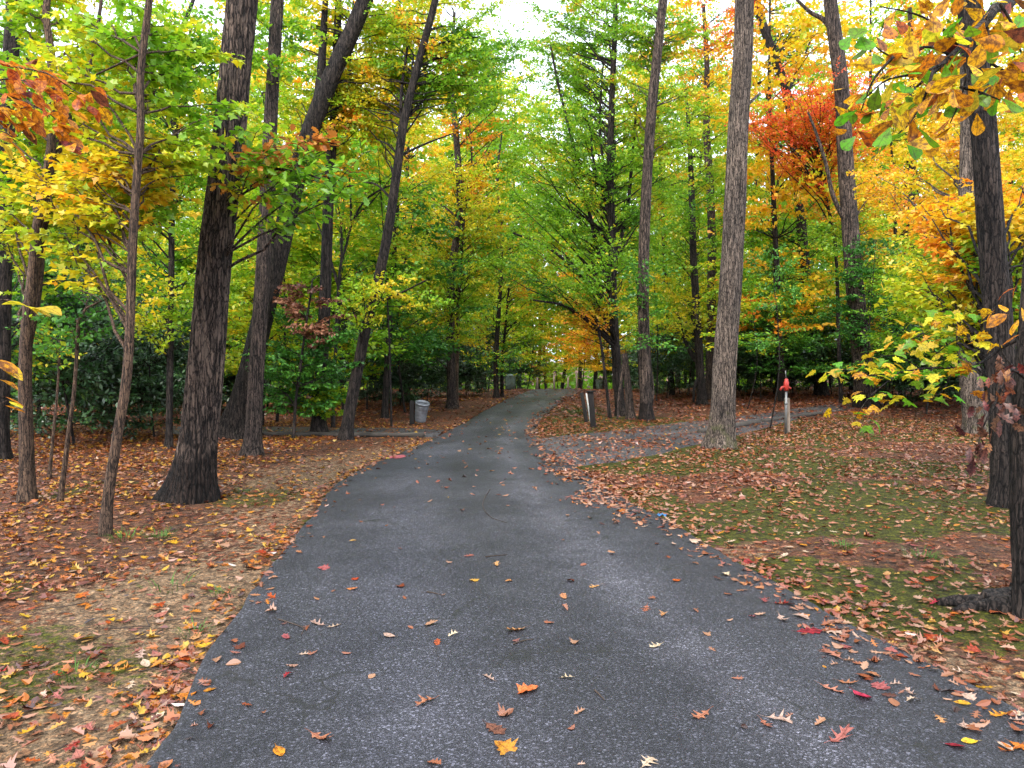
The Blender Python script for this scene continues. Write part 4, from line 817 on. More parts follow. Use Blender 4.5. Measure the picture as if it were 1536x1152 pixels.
for row, (y0, y1, n_, h0) in enumerate(((27, 38, 16, .90), (40, 58, 30, 1.25), (62, 92, 46, 1.45))):
    for i in range(n_):
        px = -60 + (i + rb.uniform(.1, .9)) * 1660 / n_; y = rb.uniform(y0, y1); x = (px - 768) / FPX * y
        if not free(x, y) or (row == 0 and 660 < px < 950) or (row == 1 and 755 < px < 885): continue
        p_ = pal_at(px); s = h0 * rb.uniform(.85, 1.15)
        copy_thing(rb.choice(FT), (x, y, float(H(x, y)) - .05), rb.uniform(0, 6.28), (s, s, s), p_, '%s-leaved background tree in the %s' % (PALN[p_], zone(px)), 'tree', 'background trees, ' + zone(px) + ', ' + PALN[p_])
for px, y, s, p_ in EXTRA:
    x = (px - 768) / FPX * y; copy_thing(rb.choice(FT), (x, y, float(H(x, y)) - .05), rb.uniform(0, 6.28), (s, s, s), p_, '%s-leaved background tree in the %s' % (PALN[p_], zone(px)), 'tree', 'background trees, ' + zone(px) + ', ' + PALN[p_])
for i in range(58):
    px = -40 + (i + rb.uniform(.1, .9)) * 1620 / 58; y = rb.uniform(17, 42); x = (px - 768) / FPX * y
    if not free(x, y) or 640 < px < 960 and y < 36: continue
    p_ = rb.choice(['leaf_sapling', 'leaf_sapling', 'leaf_green', 'leaf_green_yellow', 'leaf_yellow_green']) if 640 <= px < 1250 else rb.choice(['leaf_sapling', 'leaf_yellow_green', 'leaf_green_yellow', 'leaf_yellow']) if 350 < px < 640 else rb.choice(['leaf_sapling', 'leaf_green', 'leaf_sapling'])
    s = rb.uniform(.8, 1.2)
    copy_thing(rb.choice(UT), (x, y, float(H(x, y)) - .03), rb.uniform(0, 6.28), (s, s, s * rb.uniform(.85, 1.15)), p_, 'layered %s understory tree in the %s' % (PALN[p_], zone(px)), 'small tree', 'understory trees, ' + zone(px) + ', ' + PALN[p_])
for i in range(46):
    px = rb.choice([rb.uniform(20, 330), rb.uniform(400, 740), rb.uniform(960, 1250), rb.uniform(1100, 1480)]); y = rb.uniform(17, 36); x = (px - 768) / FPX * y
    if not free(x, y): continue
    s = rb.uniform(.75, 1.25); p_ = rb.choice(['leaf_sapling', 'leaf_green', 'leaf_yellow_green'])
    copy_thing(rb.choice(PO), (x, y, float(H(x, y)) - .03), rb.uniform(0, 6.28), (s, s, s * rb.uniform(.85, 1.2)), p_, 'slim dark %s sapling in the %s' % (PALN[p_], zone(px)), 'sapling', 'slim saplings, ' + zone(px) + ', ' + PALN[p_])
for px, y, p_ in ((872, 46, 'leaf_orange'), (890, 49, 'leaf_yellow'), (905, 43, 'leaf_orange'), (838, 60, 'leaf_yellow_green'), (812, 64, 'leaf_yellow'), (790, 50, 'leaf_green'), (770, 47, 'leaf_yellow_green')):
    x = (px - 768) / FPX * y; s = rb.uniform(1.0, 1.3)
    copy_thing(rb.choice(UT), (x, y, float(H(x, y)) - .03), rb.uniform(0, 6.28), (s, s, s), p_, 'layered %s understory tree in the %s' % (PALN[p_], zone(px)), 'small tree', 'understory trees, ' + zone(px) + ', ' + PALN[p_])
spots = [(110, 14), (60, 16), (170, 16), (210, 19), (20, 19), (130, 22), (280, 22), (330, 24), (230, 15), (400, 24), (440, 27), (550, 24), (600, 25), (640, 27), (560, 29), (610, 31), (660, 32), (700, 33), (720, 38), (530, 26), (480, 30), (370, 28), (780, 48), (810, 54), (860, 52), (890, 50), (930, 44), (760, 44),
         (1000, 30), (1020, 34), (1100, 31), (1130, 33), (1160, 34), (1190, 33), (1210, 36), (1260, 32), (1320, 27), (1340, 29), (1390, 27), (1410, 24), (1430, 27), (1360, 24), (1460, 26), (1500, 22), (1540, 24), (1110, 36), (1280, 36), (980, 36), (950, 38)]
for px, y in spots:
    x = (px - 768) / FPX * y
    if not free(x, y): continue
    s = rb.uniform(.95, 1.45)
    copy_thing(rb.choice(SH), (x, y, float(H(x, y)) - .03), rb.uniform(0, 6.28), (s, s, s * rb.uniform(.9, 1.2)), 'leaf_dark', 'dark green evergreen shrub in the %s' % zone(px), 'shrub', 'evergreen shrubs, ' + zone(px))
for p in FT + UT + SH + PO:
    for c in list(p.children): bpy.data.objects.remove(c)
    bpy.data.objects.remove(p)
# far wood: one mass
rg = np.random.default_rng(900); N = 100000
fx = rg.uniform(-120, 120, N); fy = rg.uniform(96, 130, N); fz = 26 * rg.random(N) ** 1.15
p = np.stack([fx, fy, fz + H(fx, fy)], -1); d = rg.normal(size=(N, 3)); d[:, 2] *= .3; d /= np.linalg.norm(d, axis=1, keepdims=True)
u = rg.normal(0, 1, (N, 3)) + [0, -.5, .2]; s = np.cross(u, d); s /= np.linalg.norm(s, axis=1, keepdims=True); nn = np.cross(d, s)
V, Q = leaf_mesh_quads(p, d, s, nn, rg.uniform(.5, .95, N), .7, rg)
t = np.clip(.12 + .5 * fbm(fx, fz, .12, 71) + .25 * (fz / 26) + rg.normal(0, .12, N), 0, 1)
o = mesh_obj('far_wood', V, [Q], 'leaf_mixed', None, t); tag(o, 'distant mass of autumn foliage closing the view beyond the crest', 'woodland', None, 'stuff')

# ================================================================== CAMP FURNITURE AND SMALL THINGS
def simple_mat(name, c, rough=.7, var=.35, sc=12, metal=0, spec=.3, stretch=(1, 1, 1), bst=.3):
    m, n, l = new_mat(name); v = coords(n, l, 'Object', stretch); nz = noise(n, l, v, sc, 6, .65)
    r = ramp(n, [(.3, tuple(k * (1 - var) for k in c)), (.7, tuple(min(1, k * (1 + var)) for k in c))]); l.new(nz.outputs[0], r.inputs[0])
    finish(n, l, r.outputs[0], rough, nz.outputs[0], bst, .01, spec, metal)
simple_mat('galvanized', (.19, .205, .225), .5, .5, 7, .55, .5); simple_mat('can_inside', (.10, .10, .11), .7); simple_mat('post_black', (.012, .010, .009), .85, .5, 20, stretch=(1, 1, .15))
simple_mat('weathered_wood', (.21, .165, .125), .85, .45, 22, stretch=(1, 1, .12)); simple_mat('red_paint', (.34, .025, .016), .45, .3, 14, 0, .5); simple_mat('white_paint', (.45, .45, .42), .6, .2, 10)
simple_mat('timber_grey', (.055, .047, .040), .9, .5, 18, stretch=(.12, 1, 1)); simple_mat('bin_green', (.13, .17, .14), .6); simple_mat('blue_plastic', (.03, .13, .28), .4, .3); simple_mat('pink_paint', (.30, .07, .08), .85, .6, 14)
simple_mat('steel', (.16, .16, .155), .4, .3, 12, .6, .5); simple_mat('twig_bark', (.05, .035, .026), .9); simple_mat('grass_blade', (.045, .115, .010), .6, .4, 30); simple_mat('stone', (.16, .15, .14), .9, .4, 14)
def rotm(axis, a):
    from mathutils import Matrix
    return Matrix.Rotation(a, 3, axis)
def lathe(prof, k=24):
    pr = np.array(prof, float); th = np.arange(k) * 2 * np.pi / k
    V = np.stack([pr[:, 0][:, None] * np.cos(th), pr[:, 0][:, None] * np.sin(th), pr[:, 1][:, None] + 0 * th], -1); n_ = len(pr)
    i = np.arange(n_ - 1)[:, None] * k; j = np.arange(k)[None]; j2 = (j + 1) % k
    return V.reshape(-1, 3), np.stack([i + j, i + j2, i + k + j2, i + k + j], -1).reshape(-1, 4)
def post(name, label, px, top, base, wid, mat, cat='post', dep=None, group=None, cap=False):
    b = g2(*base); t = at(px, top, b.y); wm = wid / FPX * b.y; h = t.z - b.z
    e = empty(name, b, label, cat, group); g = Geo(); ax = Vector((t.x - b.x, 0, h)).normalized(); R_ = Vector((0, 0, 1)).rotation_difference(ax).to_matrix()
    ln = math.hypot(h, t.x - b.x) + .15
    g.box(R_ @ Vector((0, 0, ln / 2 - .15)), (wm, wm * .9, ln), R_, .94)
    o = g.build('shaft', mat, e); bv = o.modifiers.new('bevel', 'BEVEL'); bv.width = .008; bv.segments = 2
    if cap:
        g = Geo(); g.box(R_ @ Vector((.01, 0, ln - .15 + .014)), (wm * 1.7, wm * 1.3, .028), R_); g.build('cap_board', mat, e)
    return e
# tilted galvanized can and its post
post('wooden_post', 'short black wooden post holding the tilted galvanized can', 618, 601, (618, 638), 7, 'post_black')
pb = g2(618, 638); cc = at(630, 631, pb.y + .1); s = 1 / FPX * pb.y
e = empty('trash_can', cc, 'dented galvanized trash can tilted on a short black post left of road', 'trash can')
Rm = rotm('Y', math.radians(10)) @ rotm('X', math.radians(14)); hgt, ra = 29 * s, 10.2 * s
pr = [(0.01, 0), (ra * .86, 0), (ra * .88, .01)]
for i in range(25):
    z = .02 + (hgt - .05) * i / 24; pr.append((ra * (.88 + .10 * i / 24) + .005 * math.sin(i * 1.5), z))
V, Q = lathe(pr, 28); o = mesh_obj('body', (np.array(Rm) @ V.T).T, [Q], 'galvanized', e, smooth_=True)
sd_ = o.modifiers.new('solid', 'SOLIDIFY'); sd_.thickness = .006
V, Q = lathe([(ra * .99, hgt - .05), (ra * 1.07, hgt - .045), (ra * 1.10, hgt - .02), (ra * 1.07, hgt + .005), (ra * .97, hgt), (ra * .95, hgt - .03)], 28); mesh_obj('rim', (np.array(Rm) @ V.T).T, [Q], 'galvanized', e, smooth_=True)
V, Q = lathe([(ra * .98, hgt * .80), (ra * 1.03, hgt * .81), (ra * 1.03, hgt * .83), (ra * .98, hgt * .84)], 28); mesh_obj('band', (np.array(Rm) @ V.T).T, [Q], 'galvanized', e, smooth_=True)
g = Geo(); th = np.linspace(0, np.pi, 9); hp = np.stack([ra * .97 + .05 * np.sin(th), .06 * np.cos(th), 0 * th + hgt * .7], -1); g.tube((np.array(Rm) @ hp.T).T, .008, 6); g.build('handle', 'steel', e)
g = Geo(); g.box((-ra - .02, -.05, hgt * .5), (.10, .04, .03)); g.build('bracket', 'steel', e)
# paired stakes right of the road
post('marker_stake', 'left-leaning black stake of the pair with a white slat between', 872.5, 589, (880, 634), 5.5, 'post_black')
post('marker_stake', 'taller black stake with a board cap, right one of the pair', 886, 588, (890, 641), 8, 'post_black', cap=True)
post('white_slat', 'narrow white slat standing between the two black stakes', 879.5, 590, (885.5, 632.5), 2.4, 'white_paint', 'slat')
# frost-proof hydrant
hb = g2(1179, 651); s = hb.y / FPX
post('hydrant_post', 'square weathered wooden post backing the red water hydrant', 1180.5, 597, (1181, 650), 7, 'weathered_wood')
e = empty('water_hydrant', hb + Vector((-.045, -.10, 0)), 'red-headed water hydrant on a galvanized standpipe by the spur path', 'hydrant')
zt = (at(1177, 585, hb.y).z - hb.z)
g = Geo(); g.tube([(0, 0, -.1), (0, 0, zt * .5), (0, 0, zt)], .026, 12); g.build('standpipe', 'steel', e, smooth_=True)
g = Geo(); g.tube([(0, 0, zt * .68), (0, 0, zt * .72)], .036, 12); g.build('coupling', 'steel', e, smooth_=True)
V, Q = lathe([(.01, zt - .02), (.05, zt - .01), (.048, zt + .05), (.055, zt + .07), (.055, zt + .17), (.042, zt + .20), (.038, zt + .24), (.01, zt + .25)], 16); mesh_obj('head', V, [Q], 'red_paint', e, smooth_=True)
g = Geo(); g.tube([(-.04, 0, zt + .07), (-.10, -.02, zt + .06), (-.135, -.02, zt + .0)], [.03, .028, .026], 10); g.build('spout', 'red_paint', e, smooth_=True)
g = Geo(); g.tube([(.02, 0, zt + .09), (.075, .0, zt + .05), (.10, 0, zt + .03)], [.02, .018, .022], 8); g.build('hose_bib', 'red_paint', e, smooth_=True)
g = Geo(); g.tube([(0, 0, zt + .22), (-.015, 0, zt + .34), (-.02, 0, zt + .42)], [.012, .010, .012], 8); g.build('lever', 'steel', e, smooth_=True)
# log edgings
def log(label, a, b_, r, mat='timber_grey'):
    A_, B_ = g2(*a), g2(*b_); e = empty('edging_log', A_, label, 'log'); d = B_ - A_; ln = Vector((d.x, d.y, 0)).length; n_ = 30
    P = np.array([[A_.x + d.x * f - A_.x, d.y * f, float(H(A_.x + d.x * f, A_.y + d.y * f)) + r * .75 - A_.z] for f in np.linspace(0, 1, n_)])
    g = Geo(); g.tube(P, r * (1 + .07 * np.sin(np.arange(n_) * .9)), 12, True, lambda i, th: 1 + .06 * np.sin(3 * th + i[:, None] * .3)); g.build('timber', mat, e, smooth_=True); return e
log('long grey log edging the pad left of the road, below the galvanized can', (636, 656), (395, 654), .055)
log('stout grey log edging the spur path left of the red hydrant', (1050, 652), (1138, 637), .075)
log('thinner far log continuing the spur path edging beyond the hydrant', (1143, 635), (1232, 622), .06)
# things at the crest
def bin_(label, px, py, Y, mat, w_, h_):
    x = (px - 768) / FPX * Y; z = float(H(x, Y)); e = empty('trash_bin', (x, Y, z), label, 'trash bin')
    V, Q = lathe([(.01, 0), (w_ * .44, 0), (w_ * .47, h_ * .5), (w_ * .5, h_)], 18); mesh_obj('body', V, [Q], mat, e, smooth_=True)
    V, Q = lathe([(w_ * .54, h_ - .02), (w_ * .55, h_ + .05), (w_ * .4, h_ + .12), (.01, h_ + .14)], 18); mesh_obj('lid', V, [Q], mat, e, smooth_=True)
bin_('greenish trash bin among trees left of the road crest', 766, 578, 41, 'bin_green', .55, .75)
bin_('greenish trash bin far off right of the road crest', 900, 578, 44, 'bin_green', .5, .55)
for px, top, Y, lab in ((806, 566, 43.5, 'leftmost pale stake at the road crest'), (831, 562, 45, 'second pale stake from the left at the road crest'), (852, 566, 46, 'pale stake centred at the road crest beyond the asphalt'), (865, 558, 45.5, 'tallest pale stake right at the road crest')):
    b = at(px, 585, Y); b.z = float(H(b.x, Y)); e = empty('crest_stake', b, lab, 'stake'); zt_ = at(px, top, Y).z - b.z
    g = Geo(); g.tube([(0, 0, -.2), (0.01, 0, zt_ * .6), (0, 0, zt_)], [.07, .065, .06], 8); g.build('shaft', 'weathered_wood', e, smooth_=True)
# paint mark, plastic scrap
def blob(name, px, py, rx, ry, mat, zf, lift, label, cat, crumple=0.0, seed=1):
    b = gnd(px, py); rg = np.random.default_rng(seed); V = [(0, 0, 0)]; F = []; k = 18
    for ring in (.5, 1.0):
        for i in range(k):
            a = i * 2 * math.pi / k; q = ring * (1 + rg.normal(0, .14 if ring == 1 else .04)); V.append((rx * q * math.cos(a), ry * q * math.sin(a), 0))
    V = np.array(V); X, Y_ = V[:, 0] + b.x, V[:, 1] + b.y; V[:, 2] = zf(X, Y_) + lift + crumple * rg.random(len(V)); z0 = V[0, 2]; V[:, 2] -= z0
    T = [(0, 1 + i, 1 + (i + 1) % k) for i in range(k)]; Q = [(1 + i, 1 + k + i, 1 + k + (i + 1) % k, 1 + (i + 1) % k) for i in range(k)]
    o = mesh_obj(name, V, [np.array(Q), np.array(T)], mat, None, loc=(b.x, b.y, z0)); tag(o, label, cat); return o
blob('paint_mark', 596, 689, .13, .22, 'pink_paint', road_z, .006, 'pink spray paint mark at the left road edge', 'paint mark', 0, 3)
blob('plastic_scrap', 992, 781, .045, .05, 'blue_plastic', road_z, .01, 'crumpled blue plastic scrap among leaves at right road edge', 'litter', .03, 4)
# twigs on the asphalt and the bank
for lab, pts in (('curved twig on asphalt at the left of the road', [(418, 940), (440, 948), (455, 955), (452, 966)]), ('long bent twig lying mid-road below the smooth curve of the road', [(735, 742), (724, 765), (735, 785), (760, 795)]), ('thin dark twig beside the tan curled leaf mid-road', [(770, 985), (785, 980), (800, 978)]),
                ('tiny dark twig right of the pink maple leaf', [(892, 1058), (900, 1066), (907, 1074)]), ('hair-thin twig left of road middle in the foreground', [(640, 902), (652, 904), (662, 907)]), ('straight twig on the asphalt right of the pale twig leaf', [(728, 848), (745, 846), (760, 845)])):
    P = []
    for q in pts: p = gnd(*q); p.z = float(road_z(p.x, p.y)) + .005; P.append(tuple(p))
    g = Geo(); Cc = catmull(P, 12); g.tube(Cc, np.linspace(.0045, .002, 12), 5); o = g.build('twig', 'twig_bark', rel=P[0], loc=P[0]); tag(o, lab, 'twig', 'twigs on the road')
# tufts of grass
for lab, px, py, hh, nb in (('bright round grass tuft in litter right of the slender sapling foot', 240, 806, .09, 70), ('grass tuft at the foot of the slender sapling', 187, 808, .10, 60), ('low spread grass tuft right of the massive trunk roots', 364, 738, .07, 90), ('wispy grass tuft on sand mid left bank', 250, 884, .11, 30),
                            ('small green seedling tuft on sand, left foreground', 112, 1010, .07, 30), ('bright grass tuft in moss right of the road', 1268, 822, .07, 110), ('grass tuft in moss nearer the right edge trunks', 1382, 842, .09, 80), ('broad-leaved green weed tuft at left asphalt edge', 292, 950, .07, 40),
                            ('green weed tuft at left road edge above the broad-leaved one', 330, 892, .06, 40), ('grass patch beside the paired stakes', 868, 618, .10, 160)):
    b = g2(px, py); rg = np.random.default_rng(int(px)); a = rg.uniform(0, 6.28, nb); rr = hh * 1.4 * np.sqrt(rg.random(nb)) * (3 if nb > 150 else 1); B_ = np.stack([rr * np.cos(a), rr * np.sin(a), 0 * a - .01], -1)
    ln = hh * rg.uniform(.5, 1.1, nb); le = np.stack([np.cos(a) * .55, np.sin(a) * .55, np.ones(nb)], -1) + rg.normal(0, .25, (nb, 3)); s_ = np.stack([-np.sin(a), np.cos(a), 0 * a], -1) * .0022
    M_ = B_ + le * ln[:, None] * .6; T_ = B_ + le * ln[:, None] + np.stack([np.cos(a), np.sin(a), 0 * a - .6], -1) * (ln * .35)[:, None]
    V = np.stack([B_ - s_, B_ + s_, M_ + s_, M_ - s_, T_], 1).reshape(-1, 3); i = np.arange(nb) * 5
    o = mesh_obj('grass_tuft', V, [np.stack([i, i + 1, i + 2, i + 3], -1), np.stack([i + 3, i + 2, i + 4], -1)], 'grass_blade', None, loc=b); tag(o, lab, 'grass tuft', 'grass tufts')

# ================================================================== FALLEN LEAVES
plain_leaf('fall_orange', (.46, .13, .015), (.24, .06, .012), .15); plain_leaf('fall_red', (.28, .03, .02), (.14, .015, .01), .15); plain_leaf('fall_pink', (.34, .12, .09), (.22, .07, .05), .1); plain_leaf('fall_tan', (.40, .20, .085), (.26, .11, .045), .1)
plain_leaf('fall_pale', (.46, .33, .24), (.32, .22, .15), .1); plain_leaf('fall_yellow', (.54, .33, .02), (.38, .18, .015), .2); plain_leaf('fall_brown', (.15, .06, .035), (.07, .03, .02), .05); plain_leaf('fall_scarlet', (.50, .06, .04), (.32, .03, .02), .15)
FN = {'fall_orange': 'orange', 'fall_red': 'dark red', 'fall_pink': 'pinkish', 'fall_tan': 'tan', 'fall_pale': 'pale beige', 'fall_yellow': 'yellow', 'fall_brown': 'dark brown', 'fall_scarlet': 'scarlet'}
def fallen_variants(tpl, n_, seed):
    out = []; rg = np.random.default_rng(seed)
    for i in range(n_):
        V, Q, k = place_leaves(tpl, np.zeros((1, 3)), np.zeros(1), np.ones(1), rg.uniform(-.2, .75, 1), rg.uniform(-.35, .6, 1), np.zeros(1), rg.uniform(-.12, .12, 1), twist=rg.uniform(-.5, .5, 1))
        me = bpy.data.meshes.new('fallen_leaf'); st = len(V)
        q = V[TPL[tpl][0][:, 0].argmin()]      # stalk
        Vs = [tuple(p) for p in V] + [(q[0] - .22, q[1] + .01, q[2] + .03), (q[0] - .22, q[1] - .01, q[2] + .03), (q[0], .012, q[2] + .004), (q[0], -.012, q[2] + .004)]
        me.from_pydata(Vs, [], [tuple(int(a) for a in f) for f in Q] + [(st, st + 1, st + 3, st + 2)]); me.update()
        for p in me.polygons: p.use_smooth = True
        me.materials.append(None); out.append(me)
    return out
FV = {'oak': fallen_variants('oak', 7, 21), 'maple': fallen_variants('maple', 4, 22), 'oval': fallen_variants('oval', 3, 23), 'oak2': fallen_variants('oak2', 4, 24)}
rf = random.Random(3)
def fallen(px, py, mat, size, kind, label, group, lift=.003, yaw=None, pos=None):
    p = pos or gnd(px, py); on = float(road_d(p.x, p.y)) < 0
    z = float(road_z(p.x, p.y)) if on else float(H(p.x, p.y))
    o = bpy.data.objects.new('fallen_leaf', rf.choice(FV[kind])); COL.objects.link(o); o.location = (p.x, p.y, z + lift)
    o.rotation_euler = (rf.gauss(0, .10), rf.gauss(0, .10), rf.uniform(0, 6.28) if yaw is None else yaw); o.scale = (size, size, size * rf.uniform(.7, 1.3))
    o.material_slots[0].link = 'OBJECT'; o.material_slots[0].material = MATS[mat]; tag(o, label, 'leaf', group); return o
HAND = [(480, 1125, 'fall_tan', .13, 'oak', 'large tan oak leaf at the bottom edge left of road middle'), (418, 1144, 'fall_orange', .09, 'oval', 'small bright orange leaf at the bottom picture edge, left'), (316, 1046, 'fall_yellow', .06, 'oval', 'little yellow leaf on asphalt close to the lower left road edge'),
 (640, 1073, 'fall_tan', .12, 'oak', 'tan oak leaf left of the pink maple leaf'), (790, 1057, 'fall_scarlet', .11, 'maple', 'bright pink-red maple leaf alone mid-road in the foreground'), (741, 1115, 'fall_brown', .12, 'oak2', 'brown upcurled leaf below the pink maple leaf'), (757, 1147, 'fall_yellow', .10, 'maple', 'yellow leaf at the bottom picture edge mid-road'),
 (734, 1037, 'fall_pale', .09, 'oak', 'pale narrow oak leaf just left of the pink maple leaf'), (850, 1038, 'fall_pale', .085, 'oak', 'pale oak leaf just right of the pink maple leaf'), (984, 987, 'fall_pale', .085, 'oak', 'pale curled oak leaf alone right of road middle'), (995, 937, 'fall_tan', .10, 'oak', 'tan oak leaf, lower right of a close pair'), (969, 928, 'fall_tan', .10, 'oak', 'tan oak leaf, upper left of a close pair'),
 (775, 963, 'fall_tan', .13, 'oak2', 'wide curled tan leaf with dark hollow mid-road'), (656, 982, 'fall_red', .07, 'oak2', 'small dark red leaf left of the wide curled tan leaf'), (678, 969, 'fall_pale', .07, 'oak', 'small pale leaf just above the small dark red leaf'), (585, 970, 'fall_pale', .08, 'oval', 'pale sliver leaf left of road middle'), (456, 995, 'fall_pale', .06, 'oak', 'small whitish leaf near left road edge above yellow one'),
 (846, 911, 'fall_tan', .09, 'oak2', 'tan curled leaf left of the leaf with upright lobes'), (893, 894, 'fall_tan', .10, 'oak', 'tan leaf with upright lobes right of road middle'), (745, 861, 'fall_tan', .10, 'oak', 'flat tan leaf near the middle of the road'), (702, 846, 'fall_pink', .11, 'oak', 'pinkish leaf left of the flat tan mid-road leaf'), (533, 880, 'fall_orange', .07, 'oval', 'small orange leaf left lane mid distance'),
 (486, 862, 'fall_pink', .09, 'maple', 'pink maple leaf near the left road edge'), (411, 905, 'fall_orange', .11, 'oak', 'orange-tan oak leaf next to the left road edge'), (478, 949, 'fall_pale', .12, 'oak', 'long pale oak leaf right of the curved twig'), (500, 953, 'fall_pale', .10, 'oak', 'pale leaf end overlapping the long pale oak leaf'), (430, 969, 'fall_pink', .08, 'oak2', 'pinkish leaf under the curved twig'), (433, 1027, 'fall_red', .06, 'oak2', 'tiny dark red leaf above the little yellow leaf'),
 (1015, 883, 'fall_orange', .08, 'oval', 'single orange oval leaf right of road middle'), (1053, 1096, 'fall_tan', .11, 'oak', 'tan oak leaf alone at lower right of road'), (1168, 1102, 'fall_pale', .12, 'oak', 'pale leaf, right one of two at lower right of road'), (1148, 1109, 'fall_tan', .08, 'oak', 'small tan leaf, left one of two at lower right of road'), (1258, 1130, 'fall_pink', .15, 'oak', 'large pink-grey oak leaf near bottom right corner'), (1292, 1062, 'fall_scarlet', .11, 'oval', 'vivid red leaf on asphalt at right'),
 (1246, 1051, 'fall_pink', .12, 'oak', 'pinkish oak leaf left of the vivid red leaf'), (1270, 1040, 'fall_tan', .10, 'oak', 'tan lobed leaf just above the vivid red leaf'), (1322, 1046, 'fall_pink', .09, 'maple', 'rosy leaf right of the vivid red leaf'), (1248, 995, 'fall_pink', .16, 'oak', 'large greyish pink oak leaf above the vivid red leaf'), (1237, 1016, 'fall_yellow', .03, 'oval', 'tiny yellow leaf between pink leaves right side'),
 (1212, 958, 'fall_red', .15, 'oak2', 'long dark red curled leaf at right road edge'), (1248, 959, 'fall_pale', .13, 'oak', 'cream oak leaf right of the long dark red leaf'), (1173, 940, 'fall_pale', .12, 'oak', 'cream curled leaf left of the long dark red leaf'), (1127, 937, 'fall_pink', .07, 'oak', 'small rosy leaf left of cream curled leaf'), (1170, 915, 'fall_red', .12, 'oak', 'dark red leaf in the cluster at right road edge'), (1442, 1068, 'fall_yellow', .07, 'oval', 'small golden oval leaf at far right on asphalt'),
 (1455, 1130, 'fall_yellow', .07, 'oval', 'yellow-green leaf near the bottom right corner'), (1432, 1138, 'fall_red', .08, 'oval', 'dark red upright leaf near the bottom right corner'), (1520, 1140, 'fall_orange', .12, 'oak', 'orange-red oak leaf in the bottom right corner'), (1500, 1085, 'fall_orange', .10, 'oak', 'orange leaf by the right picture edge low down')]
for px, py, mt, sz, kd, lab in HAND: fallen(px, py, mt, sz, kd, lab, 'leaves on the asphalt')
# further single leaves: the ones that show largest, on both near banks and along the road edges
cnt = 0
side_names = ('on the sandy left bank', 'along the left asphalt edge', 'on the road', 'drifted along the right asphalt edge', 'on the mossy right bank')
while cnt < 235:
    y = 2.6 + 4.6 * rf.random() ** 1.25; half = .72 * y
    x = rf.uniform(-half, half); d = float(road_d(x, y)); onl = x < 0
    if d < 0:
        u = (x - float(xl(np.array(y)))) / float(xr(np.array(y)) - xl(np.array(y)))
        pr_ = .010 + (.75 if u > .88 else 0)
    else: pr_ = 1.0 if d < .35 else .62
    if rf.random() > pr_: continue
    if d < 0: nm = side_names[3] if u > .84 else side_names[2]
    elif onl: nm = side_names[1] if d < .35 else side_names[0]
    else: nm = side_names[4] if d > .3 else side_names[3]
    wts = [26, 12, 18, 12, 12, 10, 10, 3] if onl else [16, 10, 22, 18, 18, 8, 8, 2]
    if d < 0: wts = [12, 6, 24, 24, 28, 5, 6, 2]
    mt = rf.choices(list(FN), wts)[0]; kd = rf.choices(['oak', 'oak2', 'maple', 'oval'], [46, 26, 16, 12])[0]
    lab = '%s %s leaf lying %s' % (FN[mt], {'oak': 'oak', 'oak2': 'curled oak', 'maple': 'maple', 'oval': 'oval'}[kd], nm)
    fallen(0, 0, mt, rf.uniform(.06, .11), kd, lab, 'leaves ' + nm, lift=.003 if d < 0 else rf.uniform(.006, .022), pos=Vector((x, y, 0))); cnt += 1
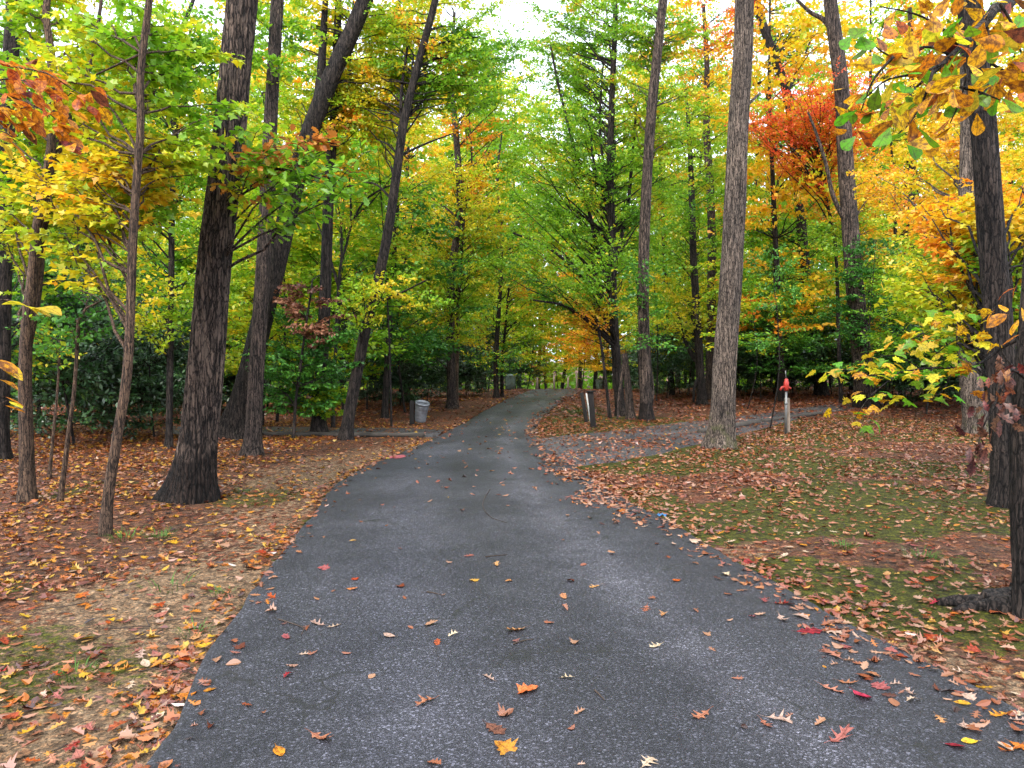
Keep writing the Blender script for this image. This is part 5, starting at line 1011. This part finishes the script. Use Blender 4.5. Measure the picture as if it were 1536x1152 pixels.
# the uncountable rest
rg = np.random.default_rng(444)
def scatter(n_, y0, y1, tplw, size, name, label, tilt):
    y = y0 + (y1 - y0) * rg.random(n_) ** (1.0 if y0 < 12 else .8); half = np.minimum(.92 * y + 1.5, 36); x = rg.uniform(-1, 1, n_) * half
    d = road_d(x, y); w_ = np.clip((x - xl(y)) / (xr(y) - xl(y)), 0, 1); on = d < 0; lf_ = x < 0
    cl = fbm(x, y, 1.1, 81); cl2 = fbm(x, y, .45, 82)
    pr_ = np.where(on, .006 + .020 * smooth(6, 14, y) + .95 * smooth(.84, .99, w_ + .26 * (cl - .5)) * (.5 + .7 * smooth(.40, .6, cl2)) + .22 * smooth(.06, .0, w_) + .05 * smooth(20, 36, y),
          np.where(lf_, np.where(d < .22, .78, .27 + .63 * smooth(1.2, 2.3, d + 1.4 * (cl - .5))) * (.45 + .75 * smooth(.38, .62, cl)),
                        (.26 + .34 * smooth(.40, .62, cl) + .35 * (1 - smooth(.1, .6, d)) + .45 * smooth(9, 15, y)) * (.6 + .6 * smooth(.35, .6, cl2))))
    sp = inpoly(x, y, SPUR_UP, SPUR_LO); pd = inpoly(x, y, PAD_UP, PAD_LO); pr_ = np.where(sp, .26 + .55 * smooth(.44, .60, cl), np.where(pd, .22, pr_))
    k = rg.random(n_) < pr_; x, y, d, on, sp, pd, lf_ = x[k], y[k], d[k], on[k], sp[k], pd[k], lf_[k]; M = len(x)
    z = np.where(on, road_z(x, y), H(x, y)) + np.where(on, .002, .004 + .012 * rg.random(M)) + np.where(sp | pd, .03, 0)
    # colour: left bank oranger, right bank pinker, far deep red-brown
    t = rg.random(M); t = np.where(lf_, t * .80 + .12 * (rg.random(M) < .35) * rg.uniform(0, 1.8, M), t * .86); t = np.where(~lf_ & ~on & (y < 16), np.clip(.16 + .62 * rg.random(M) + .18 * (rg.random(M) < .2), 0, 1), t)
    t = np.where(lf_ & (rg.random(M) < .30), rg.uniform(.78, .99, M), t); t = np.where((y > 19) & (rg.random(M) < .55), rg.uniform(.14, .40, M), t); t = np.where(on & (y < 22) & (rg.random(M) < .55), np.clip(.46 + .30 * rg.random(M), 0, 1), t)
    VV, QQ, TT, off = [], [], [], 0; pick = rg.choice(len(tplw), M, p=np.array([q[1] for q in tplw]) / sum(q[1] for q in tplw))
    for j, (tp, _) in enumerate(tplw):
        s_ = pick == j; m_ = int(s_.sum())
        if not m_: continue
        V, Q, kq = place_leaves(tp, np.stack([x, y, z], -1)[s_], rg.uniform(0, 6.28, m_), rg.uniform(*size, m_), rg.uniform(-.1, .95, m_), rg.uniform(-.4, .8, m_), rg.normal(0, tilt, m_), rg.normal(0, tilt, m_), twist=rg.uniform(-.9, .9, m_))
        VV.append(V); QQ.append(Q + off); TT.append(np.repeat(t[s_], kq)); off += len(V)
    o = mesh_obj(name, np.concatenate(VV), QQ, 'leaf_litter', None, np.concatenate(TT)); tag(o, label, 'leaf litter', None, 'stuff'); return M
c1 = scatter(43000, 2.2, 8.5, [('oak_f', 45), ('oak2_f', 25), ('maple_f', 18), ('oval_f', 12)], (.035, .085), 'leaf_litter', 'loose autumn leaves strewn over the near banks and road edges', .16)
c2 = scatter(90000, 8.5, 20, [('oak2_f', 35), ('lobe5_f', 40), ('simple_f', 25)], (.045, .095), 'leaf_litter', 'autumn leaves carpeting the middle banks around the trunks', .2)
c3 = scatter(88000, 20, 46, [('simple_f', 100)], (.08, .15), 'leaf_litter', 'deep red-brown leaf carpet of the far banks toward the crest', .25)
N = 900; y = 2.6 + 22 * rg.random(N) ** 1.2; x = rg.uniform(-1, 1, N) * (.75 * y + 1); k = (road_d(x, y) > .05) & ~inpoly(x, y, SPUR_UP, SPUR_LO) & ~inpoly(x, y, PAD_UP, PAD_LO); x, y = x[k], y[k]
g = Geo()
for xi, yi in zip(x, y):
    a = rg.uniform(0, 6.28); L_ = rg.uniform(.06, .32); z = float(H(xi, yi)) + .012
    g.tube([(xi, yi, z), (xi + .5 * L_ * math.cos(a), yi + .5 * L_ * math.sin(a), z + rg.uniform(0, .012)), (xi + L_ * math.cos(a + rg.normal(0, .3)), yi + L_ * math.sin(a + rg.normal(0, .3)), z + rg.uniform(-.005, .01))], [.0042, .0035, .002], 4, cap=False)
o = g.build('twig_litter', 'twig_bark'); tag(o, 'small dead twigs strewn through the leaf litter on both banks', 'twig litter', None, 'stuff')

# things alike in one stand of the wood are told apart by their order from the left
ORD = ['leftmost', 'second', 'third', 'fourth', 'fifth', 'sixth', 'seventh', 'eighth', 'ninth', 'tenth', 'eleventh', 'twelfth', 'thirteenth', 'fourteenth', 'fifteenth', 'sixteenth', 'seventeenth', 'eighteenth']
byl = {}
for o in scene.objects:
    if o.get('group', '').split(',')[0] in ('background trees', 'understory trees', 'evergreen shrubs', 'slim saplings'): byl.setdefault(o['label'], []).append(o)
for lab, os_ in byl.items():
    if len(os_) < 2: continue
    os_.sort(key=lambda o: o.location.x / o.location.y)
    for i, o in enumerate(os_):
        head, tail = lab.split(' in the ', 1)
        o['label'] = ('leftmost %s in the %s' % (head, tail)) if i == 0 else '%s %s from left in the %s' % (ORD[min(i, len(ORD) - 1)], head, tail)
